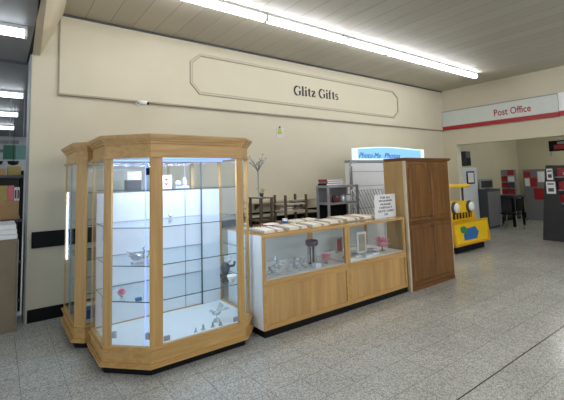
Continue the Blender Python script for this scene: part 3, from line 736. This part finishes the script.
def crystal_figure(x, y, z, s, label, kind=0, mat='crystalw'):
    t = thing('crystal_ornament', label, 'ornament', (x, y, z), 'small glass ornaments')
    MB().box(x - s * .5, x + s * .5, y - s * .35, y + s * .35, z, z + s * .2, s * .05).build('plinth', 'crystalw', t)
    if kind == 0:   # swan: body, neck, wings
        MB().blob((x, y, z + s * .55), (s * .55, s * .3, s * .3), 2).tube([(x + s * .4, y, z + s * .6), (x + s * .65, y, z + s * .95), (x + s * .5, y, z + s * 1.3), (x + s * .62, y, z + s * 1.38), (x + s * .78, y, z + s * 1.3)], [s * .13, s * .09, s * .08, s * .09, s * .03], 7).build('body', mat, t)
        for s2 in (-1, 1): MB()._add([(x + s * .2, y + s2 * s * .25, z + s * .6), (x - s * .9, y + s2 * s * .5, z + s * 1.2), (x - s * .7, y + s2 * s * .35, z + s * .6)], [(0, 1, 2)]).build('wing', mat, t)
    elif kind == 1: # faceted tower
        MB().lathe([(s * .3, s * .2), (s * .35, s * .9), (s * .05, s * 1.3)], (x, y, z), 6, smooth=False).build('crystal_block', mat, t)
    elif kind == 2: # bear
        MB().blob((x, y, z + s * .5), s * .34, 2).build('body', mat, t); MB().blob((x, y, z + s * 1.0), s * .24, 2).blob((x - s * .18, y, z + s * 1.2), s * .09, 1).blob((x + s * .18, y, z + s * 1.2), s * .09, 1).build('head', mat, t)
    elif kind == 3: # ball
        MB().blob((x, y, z + s * .62), s * .45, 2).build('ball', mat, t)
    return t
spots = [(2.33, 3.34, .030, 1), (2.42, 3.42, .035, 3), (2.50, 3.33, .032, 0), (2.58, 3.50, .05, 1), (2.66, 3.36, .03, 2), (2.74, 3.45, .045, 1), (2.80, 3.33, .03, 3),
         (2.88, 3.52, .05, 1), (2.93, 3.38, .035, 0), (3.0, 3.5, .05, 2), (2.40, 3.60, .06, 1), (2.72, 3.68, .07, 1)]
where = ['at the front left corner', 'second along the front left', 'swan third along the front', 'tall one, left of the middle', 'bear shaped, front middle', 'tall one in the middle', 'ball in the front middle',
         'tall one right of the middle', 'swan right of the middle', 'bear shaped, beside the purple vase', 'tall one at the back left', 'tallest one at the back']
for (x, y, s, kd), w in zip(spots, where):
    crystal_figure(x, y, DK, s * 1.3, 'clear glass ornament inside the first counter, ' + w, kd)
def frame(x, y, z, w, h, label, inner_mat, rim='white', cat='photo frame'):
    t = thing('framed_photo', label, cat, (x, y, z))
    r = w * .14
    MB().box(x - w / 2, x - w / 2 + r, y, y + .015, z, z + h).box(x + w / 2 - r, x + w / 2, y, y + .015, z, z + h).box(x - w / 2 + r, x + w / 2 - r, y, y + .015, z, z + r).box(x - w / 2 + r, x + w / 2 - r, y, y + .015, z + h - r, z + h).build('rim', rim, t)
    MB().box(x - w / 2 + r, x + w / 2 - r, y + .005, y + .01, z + r, z + h - r).build('picture', inner_mat, t)
    MB().extr([(x - .008, y + .015, z), (x - .008, y + .015, z + h * .6), (x - .008, y + .015 + h * .3, z)], (.016, 0, 0)).build('strut', 'dark', t)
t = thing('plum_vase', 'tall dark plum lidded vase inside the first counter beside the pink flower', 'vase', (3.13, 3.5, DK))
MB().lathe([(.05, 0), (.05, .012), (.028, .02), (.03, .2), (.05, .22)], (3.13, 3.5, DK), 18).build('body', 'plum', t)
MB().lathe([(.072, .22), (.078, .235), (.078, .27), (.07, .285), (.01, .29)], (3.13, 3.5, DK), 18).build('lid', 'plum', t)
for k in range(4): MB().tube([(3.13 + .05 * math.cos(k * PI / 2 + .7), 3.5 + .05 * math.sin(k * PI / 2 + .7), DK), (3.13 + .05 * math.cos(k * PI / 2 + .7), 3.5 + .05 * math.sin(k * PI / 2 + .7), DK + .23)], .009, 8).build('glass_column', 'crystalw', t)
flower(3.26, 3.40, DK, .085, 'pink silk flower beside the plum vase in the first counter')
flower(4.38, 3.44, DK, .125, 'larger pink silk flower at the right end of the second counter')
carton('gift_box', 3.0, 3.09, 3.30, 3.37, DK, DK + .05, 'whiteb', 'small pale blue gift box at the front of the first counter', False)
frame(4.06, 3.52, DK, .19, .28, 'white photo frame with grey picture inside the second counter', 'taupe')
for x, y, rr, l in ((2.5, 3.46, .05, 'round clear glass dish at the left of the first counter'), (2.68, 3.56, .055, 'round clear glass dish in the middle of the first counter'), (2.84, 3.44, .045, 'small round clear glass dish right of the middle of the first counter'), (3.0, 3.62, .055, 'round clear glass dish behind the plum vase, first counter')):
    t = thing('glass_dish', l, 'dish', (x, y, DK), 'clear glass dishes')
    MB().lathe([(rr * .5, 0), (rr * .3, .012), (rr * .9, .04), (rr, .06), (rr * .92, .06), (rr * .6, .03)], (x, y, DK), 16).build('bowl', 'crystalw', t)
    MB().lathe([(rr * .55, .032), (rr * .5, .055), (rr * .1, .066)], (x, y, DK), 12).build('trinkets', 'paper', t)
for i, (x, y, w, l) in enumerate(((3.62, 3.35, .13, 'flat white boxed gift at the front left of the second counter'), (3.78, 3.42, .14, 'flat white boxed gift second from left in the second counter'), (3.93, 3.34, .14, 'flat white boxed gift in front of the photo frame'), (4.1, 3.38, .12, 'flat white boxed gift below the photo frame, right'), (4.22, 3.5, .1, 'flat white boxed gift beside the larger pink flower'))):
    c_ = carton('jewellery_box', x - w / 2, x + w / 2, y - .05, y + .05, DK, DK + .028, 'paper', l, False)
    MB().box(x - w / 2 - .003, x + w / 2 + .003, y - .053, y + .053, DK + .024, DK + .04, .002).build('lid', 'steel' if i % 2 else 'crystalw', c_)
frame(3.86, 3.75, DK, .13, .2, 'dark red photo frame at the back of the second counter', 'redbook', 'steel')

# ------------------------------------------------------------------ goods inside the tall cabinet
Z1, Z2, Z3, Z4, Z0 = 1.531, 1.206, .881, .581, .212
t = thing('greeting_card', 'white card with red hearts on the top shelf of the tall cabinet', 'card', (1.33, 3.62, Z1))
MB().box(1.30, 1.41, 3.62, 3.625, Z1, Z1 + .13).build('card_sheet', 'paper', t)
for z in (.04, .085): MB().extr([(1.355, 3.618, Z1 + z - .014), (1.375, 3.618, Z1 + z + .006), (1.365, 3.618, Z1 + z + .016), (1.355, 3.618, Z1 + z + .009), (1.345, 3.618, Z1 + z + .016), (1.335, 3.618, Z1 + z + .006)], (0, .002, 0)).build('heart', 'redbook', t)
for x, y, s, kd, l in ((1.47, 3.6, .07, 3, 'round crystal ornament on the top shelf beside the card'), (1.55, 3.63, .08, 1, 'tall crystal ornament on the top shelf beside the card')):
    crystal_figure(x, y, Z1, s, l, kd)
t = thing('reflection_block', 'white and black block imitating a reflection on the top shelf behind the left door', 'box', (1.03, 3.66, Z1))  # two-tone block modelled in place of a reflection in the glass
MB().box(.98, 1.11, 3.62, 3.72, Z1, Z1 + .09, .002).build('lower_half', 'darkgrey', t); MB().box(.98, 1.11, 3.62, 3.72, Z1 + .09, Z1 + .17, .002).build('upper_half', 'paper', t)
crystal_figure(1.03, 3.47, Z3, .10, 'large crystal swan with gold tint on the third shelf behind the left door', 0, 'crystalw')
crystal_figure(1.13, 3.56, Z3, .06, 'small gold tinted crystal swan behind the large one', 0, 'gold')
flower(.93, 3.6, Z4, .05, 'pink silk flower on the lowest shelf behind the left door')
t = thing('jewel_case', 'small dark blue jewel case on the lowest shelf behind the left door', 'box', (1.02, 3.40, Z4))
MB().box(.995, 1.045, 3.38, 3.42, Z4, Z4 + .015, .002).build('base', 'blue', t); MB().box(.994, 1.046, 3.379, 3.421, Z4 + .015, Z4 + .024, .003).build('lid', 'blue', t)
# gramophone style figurine and white cup on shelf at right
t = thing('bear_figurine', 'dark and silver bear figurine near the right post of the tall cabinet', 'figurine', (1.98, 3.55, Z4))
MB().box(1.92, 2.03, 3.50, 3.60, Z4, Z4 + .04, .006).build('plinth', 'dark', t)
MB().blob((1.96, 3.55, Z4 + .1), (.05, .045, .065), 2).build('body', 'darkgrey', t)
MB().blob((1.985, 3.54, Z4 + .185), (.042, .04, .038), 2).blob((1.955, 3.54, Z4 + .215), .015, 1).blob((2.015, 3.54, Z4 + .215), .015, 1).build('head', 'crystalw', t)
MB().tube([(1.99, 3.52, Z4 + .12), (2.03, 3.49, Z4 + .13), (2.04, 3.49, Z4 + .17)], .014, 8).build('arm', 'darkgrey', t)
t = thing('white_cup', 'white cup in front of the dark bear figurine', 'cup', (1.95, 3.40, Z4))
MB().lathe([(.025, 0), (.045, .035), (.05, .06), (.044, .06), (.03, .01)], (1.95, 3.40, Z4), 16).build('bowl', 'paper', t)
MB().tube([(1.997, 3.4, Z4 + .05), (2.02, 3.4, Z4 + .04), (2.012, 3.4, Z4 + .018), (1.98, 3.4, Z4 + .015)], .005, 6).build('handle', 'paper', t)
# deck ornaments
t = thing('crystal_bird', 'crystal bird with open wings on the white base of the tall cabinet', 'ornament', (1.82, 3.45, Z0))
MB().lathe([(.035, 0), (.03, .02), (.006, .03), (.005, .06)], (1.8, 3.45, Z0), 10).build('perch', 'crystalw', t)
MB().blob((1.8, 3.45, Z0 + .08), (.05, .022, .022), 2).tube([(1.76, 3.45, Z0 + .09), (1.74, 3.45, Z0 + .115), (1.72, 3.45, Z0 + .11)], [.014, .012, .004], 7).build('body', 'crystalw', t)
for s2 in (-1, 1):
    MB()._add([(1.79, 3.45, Z0 + .09), (1.87 + .01 * s2, 3.45 + s2 * .09, Z0 + .15), (1.92, 3.45 + s2 * .06, Z0 + .11), (1.84, 3.45, Z0 + .085)], [(0, 1, 2, 3)]).build('wing', 'crystalw', t)
for x, y, s, kd, l in ((1.52, 3.33, .032, 2, 'leftmost small pewter ornament on the white base'), (1.60, 3.34, .04, 1, 'second small pewter ornament on the white base'), (1.70, 3.34, .038, 2, 'third small pewter ornament on the white base'), (1.775, 3.33, .036, 3, 'rightmost small pewter ornament on the white base')):
    crystal_figure(x, y, Z0, s, l, kd, 'steel')
crystal_figure(1.5, 3.9, Z2, .05, 'small pale ornament on the second shelf near the back', 3)
# goods in the rear cabinet
for x, y, z, kd, l in ((.74, 4.45, 1.177, 0, 'glass ornament on the upper shelf of the rear cabinet'), (.76, 4.5, .837, 1, 'glass ornament on the middle shelf of the rear cabinet'), (.76, 4.45, .507, 2, 'glass ornament on the low shelf of the rear cabinet')):
    crystal_figure(x, y, z, .07, l, kd)
carton('gift_box', .73, .9, 4.35, 4.5, Z0, Z0 + .09, 'blue', 'blue grey gift box on the floor of the rear cabinet', False)

# ------------------------------------------------------------------ small things on the wall
t = thing('security_camera', 'small white security camera under the fascia above the tall cabinet', 'camera', (1.6, 5.25, 2.68))
MB().tube([(1.58, 5.33, 2.70), (1.58, 5.24, 2.71), (1.60, 5.20, 2.705)], .012, 8).build('bracket', 'chrome', t)
MB().tube([(1.56, 5.22, 2.715), (1.66, 5.15, 2.685)], .028, 12).build('body', 'white', t)
MB().tube([(1.655, 5.153, 2.687), (1.675, 5.14, 2.681)], .02, 12).build('lens', 'black', t)
MB().lathe([(.03, 5.339), (.03, 5.325)], (1.58, 0, 2.70), 12, 'Y').build('wall_plate', 'white', t)
t = thing('hanging_tag', 'small lime green tag hanging on the cream wall under the fascia', 'tag', (4.1, 5.33, 2.35))
MB().box(4.03, 4.19, 5.333, 5.339, 2.33, 2.50).build('tape_patch', 'tag', t)
MB().extr([(4.05, 5.325, 2.40), (4.15, 5.325, 2.40), (4.13, 5.325, 2.47), (4.11, 5.325, 2.50), (4.09, 5.325, 2.50), (4.07, 5.325, 2.47)], (0, .008, 0)).build('tag_body', 'lime', t)
MB().tube([(4.10, 5.328, 2.495), (4.09, 5.328, 2.53), (4.115, 5.328, 2.535), (4.105, 5.328, 2.50)], .007, 6).build('hook', 'darkgrey', t)

# ------------------------------------------------------------------ sign over the opening at right
t = thing('counter_sign', 'long pale sign with red band lettered Post Office above the opening', 'sign', (9.48, 4.03, 2.74))
MB().box(9.475, F, 2.78, 5.30, 2.82, 3.21, .004).build('sign_board', 'sign', t)
MB().box(9.462, F, 2.78, 5.30, 2.735, 2.83, .003).build('red_band', 'red', t)
MB().box(9.46, 9.475, 2.78, 5.30, 3.205, 3.225).build('top_edge', 'greywall', t)
text('lettering', 'Post Office', 'maroon', t, (9.473, 3.655, 3.0), .76, .16, '-X', depth=.002, offs=.012)
t = thing('counter_sign', 'second pale sign with red band continuing at the right edge above the opening', 'sign', (9.48, 2.0, 2.74))
MB().box(9.465, F, .3, 2.77, 2.84, 3.225, .004).build('sign_board', 'paper', t)
MB().box(9.46, F, .3, 2.77, 2.745, 2.842, .003).build('red_band', 'red', t)

# ------------------------------------------------------------------ yellow digger ride
t = thing('digger_ride', 'yellow coin operated digger ride with front bucket beyond the wardrobe', 'kiddie ride', (8.0, 4.5, 0))
MB().box(7.5, 8.66, 4.08, 4.95, 0, .17, .02).build('base_plinth', 'black', t)
MB().box(7.45, 8.6, 4.28, 5.0, .17, .66, .05).build('chassis', 'yellow', t)
MB().extr([(7.45, 4.2, .6), (8.6, 4.2, .6), (8.5, 4.2, 1.0), (7.5, 4.2, 1.05)], (0, .45, 0)).build('bonnet', 'yellow', t)
MB().box(7.66, 8.42, 4.185, 4.21, .655, .775, .01).build('grille', 'black', t)
for i in range(6): MB().box(7.71 + i * .122, 7.75 + i * .122, 4.17, 4.19, .66, .77).build('grille_bar', 'yellowd', t)
for x in (7.74, 8.34):
    hl = MB().lathe([(.13, .0), (.13, -.03), (.105, -.05)], (x, 4.2, .89), 22, 'Y').build('headlamp', 'darkgrey', t)
    MB().lathe([(.108, -.045), (.09, -.07), (.01, -.085)], (x, 4.2, .89), 22, 'Y').build('headlamp_lens', 'paper', hl)
b = MB()
b.extr([(7.40, 4.02, .60), (8.70, 4.02, .60), (8.78, 4.02, .17), (7.35, 4.02, .17)], (0, .04, 0))
b.build('bucket_front', 'yellow', t)
b = MB()
for (x0, x1) in ((7.35, 7.40), (8.70, 8.78)):
    b.extr([(x0, 4.04, .62), (x0, 4.30, .50), (x0, 4.30, .17), (x0, 4.0, .16)], (x1 - x0, 0, 0))
b.box(7.35, 8.78, 4.0, 4.06, .15, .20, .01).box(7.39, 8.72, 4.0, 4.06, .59, .63, .01)
b.build('bucket_rim', 'yellowd', t)
MB().extr([(7.72, 4.012, .25), (8.22, 4.012, .25), (8.3, 4.012, .38), (8.16, 4.012, .5), (7.86, 4.012, .48), (7.7, 4.012, .36)], (0, .008, 0)).build('blue_sticker', 'blue', t)
MB().extr([(7.6, 4.010, .42), (7.82, 4.010, .36), (7.86, 4.010, .46), (7.72, 4.010, .54), (7.58, 4.010, .52)], (0, .008, 0)).build('green_sticker', 'green', t)
for x in (7.62, 8.3):
    for y in (4.3, 4.9): MB().tube([(x, y, .62), (x, y, 1.30)], .022, 8).build('roof_post', 'darkgrey', t)
MB().box(7.42, 8.44, 4.18, 5.0, 1.30, 1.37, .03).build('roof', 'yellow', t)
MB().lathe([(.05, 1.37), (.05, 1.42), (.03, 1.45), (.005, 1.46)], (7.86, 4.4, 0), 14).build('beacon', 'brown', t)
MB().box(7.7, 8.2, 4.72, 4.95, .64, 1.0, .03).build('seat', 'brown', t)
MB().tube([(8.0 + .13 * math.cos(k * PI / 6), 4.62 + .05 * math.sin(k * PI / 6), 1.08 + .12 * math.sin(k * PI / 6)) for k in range(12)], .014, 6, True).build('steering_wheel', 'black', t)

# ------------------------------------------------------------------ beyond the opening
t = thing('notice_partition', 'white partition panel with framed notice beyond the opening', 'partition', (11.1, 5.5, 0))
MB().box(10.60, 11.47, 5.48, 5.53, 0.03, 1.77, .005).build('panel', 'cabwhite', t)
for x in (10.7, 11.4): MB().box(x - .02, x + .02, 5.35, 5.66, 0, .03).build('foot', 'steel', t)
b = thing('framed_notice', 'black framed white notice on the white partition', 'notice', (11.05, 5.47, 1.3))
MB().box(10.86, 11.28, 5.462, 5.48, 1.30, 1.66).build('frame', 'black', b); MB().box(10.91, 11.23, 5.458, 5.463, 1.34, 1.62).build('sheet', 'paper', b)
t = thing('wall_speaker', 'dark grey box shaped speaker mounted high on the wall beyond the opening', 'speaker', (11.1, 5.6, 1.8))
MB().box(10.95, 11.22, 5.5, 5.74, 1.82, 2.24, .01).build('case', 'darkgrey', t); MB().box(10.97, 11.2, 5.492, 5.5, 1.84, 2.05).build('grille', 'black', t); MB().box(11.04, 11.12, 5.73, 5.769, 1.95, 2.1).build('bracket', 'black', t)
t = thing('service_cabinet', 'grey cabinet with framed dark screen beyond the opening', 'cabinet', (11.9, 5.4, 0))
MB().box(11.5, 12.35, 5.25, 5.7, 0, 1.12, .01).build('body', 'darkgrey', t)
MB().box(11.53, 12.3, 5.24, 5.25, .06, 1.05, .004).build('door', 'greyceil', t)
t = thing('screen', 'framed dark screen standing on the grey cabinet', 'screen', (11.9, 5.45, 1.12))
MB().box(11.5, 12.3, 5.42, 5.47, 1.13, 1.42, .006).build('bezel', 'greywall', t); MB().box(11.56, 12.24, 5.412, 5.42, 1.17, 1.37).build('display', 'dark', t); MB().box(11.8, 12.0, 5.4, 5.5, 1.12, 1.14).build('foot', 'dark', t)
t = thing('writing_desk', 'dark desk against the wall beyond the opening', 'desk', (12.5, 5.1, 0))
MB().box(12.36, 13.1, 4.9, 5.6, .84, .90, .005).build('desk_top', 'dark', t)
for x, y in ((12.4, 4.95), (12.4, 5.55), (13.06, 4.95), (13.06, 5.55)): MB().box(x - .03, x + .03, y - .03, y + .03, 0, .84).build('leg', 'black', t)
MB().box(12.5, 13.0, 5.0, 5.5, .25, .84).build('drawer_unit', 'darkgrey', t)
t = thing('leaflet_rack', 'tall leaflet rack with red leaflets standing on the dark desk', 'leaflet rack', (12.6, 5.05, .9))
MB().box(12.62, 12.66, 4.9, 5.3, .9, 1.68).build('back_board', 'greywall', t)
for i in range(4):
    z = .93 + i * .19
    MB().box(12.5, 12.62, 4.91, 5.29, z, z + .015).build('pocket', 'steel', t)
tcount = 0
for i in range(4):
    for j in range(2):
        z = .945 + i * .19; y = 4.93 + j * .185
        o = MB().box(12.54, 12.56, y, y + .165, z, z + .155).build('leaflet', ['red', 'red', 'darkgrey', 'red', 'paper', 'red', 'red', 'greybook'][i * 2 + j])
        tag(o, ['lowest', 'second', 'third', 'top'][i] + ' row ' + ['right', 'left'][j] + ' leaflet in the rack on the desk', 'leaflet', 'leaflets in the rack')
t = thing('stacking_chair', 'black chair in front of the dark desk beyond the opening', 'chair', (11.8, 4.75, 0))
MB().box(11.6, 12.0, 4.58, 4.98, .43, .47, .012).build('seat', 'black', t)
MB().extr([(11.62, 4.56, .52), (11.98, 4.56, .52), (12.0, 4.52, .86), (11.6, 4.52, .86)], (0, .03, 0)).build('backrest', 'black', t)
for x in (11.63, 11.97):
    MB().tube([(x, 4.6, .45), (x, 4.56, .0)], .013, 8).tube([(x, 4.59, .45), (x, 4.56, .6)], .012, 8).build('leg', 'steel', t)
    MB().tube([(x, 4.95, .45), (x, 5.02, .0)], .013, 8).build('leg', 'steel', t)
t = thing('poster_board', 'grey free standing board covered with red posters beyond the opening', 'board', (14.6, 5.1, 0))
MB().box(14.58, 14.64, 4.78, 5.45, 0, 1.68, .006).build('board', 'greyceil', t)
MB().box(14.45, 14.77, 4.82, 4.86, 0, .03).build('foot', 'dark', t); MB().box(14.45, 14.77, 5.37, 5.41, 0, .03).build('foot', 'dark', t)
for (y0, y1, z0, z1, mt, l) in ((5.22, 5.42, 1.42, 1.6, 'red', 'upper left red poster'), (5.05, 5.24, 1.1, 1.4, 'red', 'middle red poster'), (4.82, 5.02, 1.25, 1.6, 'paper', 'upper right white poster'), (5.26, 5.4, 1.12, 1.38, 'paper', 'middle left white poster'), (4.80, 5.16, .68, 1.05, 'red', 'large lower red poster')):
    tag(MB().box(14.572, 14.58, y0, y1, z0, z1).build('poster', mt), l + ' on the grey board beyond the opening', 'poster', 'posters on the grey board')

# display gondola at the right edge
t = thing('display_gondola', 'charcoal tapered end display stand with shelves at the right edge', 'display stand', (10.8, 3.3, 0))
X0 = 10.45
MB().extr([(X0, 3.60, 0), (X0, 2.95, 0), (X0, 3.02, .45), (X0, 3.18, .85), (X0, 3.25, 1.3), (X0, 3.31, 1.74), (X0, 3.42, 1.74), (X0, 3.50, 1.1)], (.04, 0, 0)).build('end_panel', 'dark', t)
MB().box(X0 + .04, 11.7, 3.36, 3.39, 0, 1.74).build('back_panel', 'darkgrey', t)
MB().box(X0 + .04, 11.7, 2.9, 3.36, 0, .14).build('plinth', 'dark', t)
MB().extr([(11.7, 3.60, 0), (11.7, 2.95, 0), (11.7, 3.02, .45), (11.7, 3.18, .85), (11.7, 3.25, 1.3), (11.7, 3.31, 1.74), (11.7, 3.42, 1.74), (11.7, 3.50, 1.1)], (.04, 0, 0)).build('end_panel', 'dark', t)
shz = (.55, .85, 1.15, 1.45)
for z in shz: MB().box(X0 + .04, 11.7, 2.98 + (z - .55) * .1, 3.36, z, z + .02).build('shelf', 'steel', t)
for i, (z0, z1, w) in enumerate(((1.40, 1.66, .12), (1.08, 1.36, .18))):
    n_ = thing('printed_notice', ['upper', 'lower'][i] + ' white notice with black print on the charcoal end panel', 'notice', (X0 - .003, 3.33, z0), 'notices on the end panel')
    MB().box(X0 - .004, X0, 3.35 - w / 2, 3.35 + w / 2, z0, z1).build('sheet', 'paper', n_)
    MB().box(X0 - .0055, X0 - .004, 3.35 - w * .3, 3.35 + w * .3, z0 + .05, z0 + .13).build('print', 'darkgrey', n_)
    MB().box(X0 - .0055, X0 - .004, 3.35 - w * .35, 3.35 + w * .35, z1 - .07, z1 - .04).build('print', 'darkgrey', n_)
pk = 0
for z in shz:
    for k in range(4):
        x = X0 + .12 + k * .26; mt = ['red', 'paper', 'greybook', 'pinkbox', 'red', 'taupe', 'paper', 'plum'][pk % 8]; pk += 1
        n_ = thing('packet', ['first', 'second', 'third', 'fourth'][k] + ' packet from the near end on the ' + {.55: 'lowest', .85: 'second', 1.15: 'third', 1.45: 'top'}[z] + ' shelf of the charcoal stand', 'packet', (x + .1, 3.2, z + .02), 'packets on the stand')
        MB().box(x, x + .2, 3.14, 3.24, z + .02, z + .21, .004).build('pack', mt, n_)
        MB().box(x + .02, x + .18, 3.137, 3.14, z + .06, z + .12).build('pack_label', 'paper' if mt != 'paper' else 'red', n_)
t = thing('overhead_display', 'red and black hanging display panel above the charcoal stand', 'display panel', (10.5, 3.1, 1.95))
MB().box(10.44, 10.5, 2.7, 3.32, 2.06, 2.30, .006).build('panel', 'black', t)
MB().box(10.435, 10.44, 2.72, 3.22, 2.10, 2.20).build('red_stripe', 'red', t)
MB().box(10.436, 10.44, 2.9, 3.15, 2.215, 2.27).build('print', 'greywall', t)
MB().tube([(10.47, 3.29, 1.95), (10.47, 3.29, 2.07)], .02, 8).build('support', 'steel', t)

# ------------------------------------------------------------------ neighbouring area at the left edge
t = thing('stock_cabinet', 'putty coloured low cabinet at the left edge below the cardboard boxes', 'cabinet', (-.15, 5.4, 0))
MB().box(-.7, .205, 5.14, 5.8, 0.0, 1.0, .004).build('body', 'putty', t)
MB().box(.205, .212, 5.16, 5.78, 0.02, .98).build('edge_strip', 'steel', t)
MB().box(-.69, .19, 5.132, 5.14, .04, .96, .003).build('door', 'putty', t)
for i, (dz, l) in enumerate(((0, 'bottom sheaf of white paper on the putty cabinet'), (.055, 'middle sheaf of white paper on the putty cabinet'), (.11, 'top sheaf of white paper on the putty cabinet'))):
    t = thing('paper_sheaf', l, 'paper', (-.1, 5.4, 1.0 + dz), 'white paper on the putty cabinet')
    MB().box(-.6 + .01 * i, .20 - .008 * i, 5.16, 5.75, 1.0 + dz, 1.052 + dz, .008).build('sheets', 'paper', t)
t = thing('open_shelving', 'dark open shelving behind the putty cabinet at the left edge', 'shelving', (-.1, 6.3, 0))
for x in (-.95, .262):
    for y in (5.93, 6.6): MB().box(x - .015, x + .015, y - .02, y + .02, 0, 1.79).build('upright', 'black', t)
for z in (.12, .6, 1.13, 1.70): MB().box(-.97, .28, 5.9, 6.62, z, z + .035).build('shelf', 'darkgrey', t)
MB().box(-.93, .245, 6.58, 6.6, .1, 1.70).build('back_panel', 'dark', t)
carton('cardboard_box', -.85, .235, 5.92, 6.5, 1.165, 1.40, 'card', 'long brown cardboard box on the dark shelving at the left edge')
carton('cardboard_box', -.45, .11, 5.95, 6.4, 1.40, 1.60, 'olive', 'olive cardboard carton on top of the long brown box')
carton('cardboard_box', .112, .176, 5.95, 6.3, 1.40, 1.60, 'pinkbox', 'dusty pink carton between the olive carton and patterned boxes', False)
for i in range(2):
    c_ = carton('patterned_box', .18 + i * .03, .207 + i * .03, 5.95, 6.25, 1.40, 1.575, 'paper', ['left', 'right'][i] + ' narrow patterned box at the end of the long brown box', False)
    MB().box(.184 + i * .03, .203 + i * .03, 5.947, 5.95, 1.43, 1.54).build('print', 'plum', c_)
carton('beige_parcel', -.6, .08, 5.95, 6.4, 1.735, 1.82, 'card', 'flat brown parcel on the top shelf at the left edge', False)
carton('beige_parcel', .10, .25, 5.95, 6.4, 1.735, 1.85, 'olive', 'olive parcel on the top shelf beside the wall end', False)
t = thing('hanging_board', 'green hanging sign board seen past the wall end at left', 'sign', (.2, 7.9, 2.2))
MB().box(.06, .24, 7.9, 7.92, 2.05, 2.30).build('board', 'dgreen', t); MB().box(.24, .42, 7.9, 7.92, 2.05, 2.30).build('pale_half', 'grngrey', t)
MB().tube([(.15, 7.91, 2.30), (.15, 7.91, 3.17)], .004, 6).tube([(.35, 7.91, 2.30), (.35, 7.91, 3.17)], .004, 6).build('cord', 'steel', t)
for i, x in enumerate((-.02, .2)):
    t = thing('bowl_lamp', ['left', 'right'][i] + ' dark bowl shaped pendant below the green sign board', 'pendant lamp', (x, 7.5, 1.98), 'dark bowl pendants')
    MB().lathe([(.02, 1.93), (.07, 1.95), (.085, 2.0), (.075, 2.0)], (x, 7.5, 0), 16).build('bowl', 'black', t)
    MB().tube([(x, 7.5, 1.99), (x, 7.5, 3.17)], .004, 6).build('cord', 'black', t)
for i, z in enumerate((2.75, 2.5)):
    MBo = MB().box(-1.5, .45, 12.5, 12.56, z, z + .09)
    tag(MBo.build('ceiling_rail', 'darkgrey'), ['upper', 'lower'][i] + ' dark rail across the far end of the left area', 'rail')
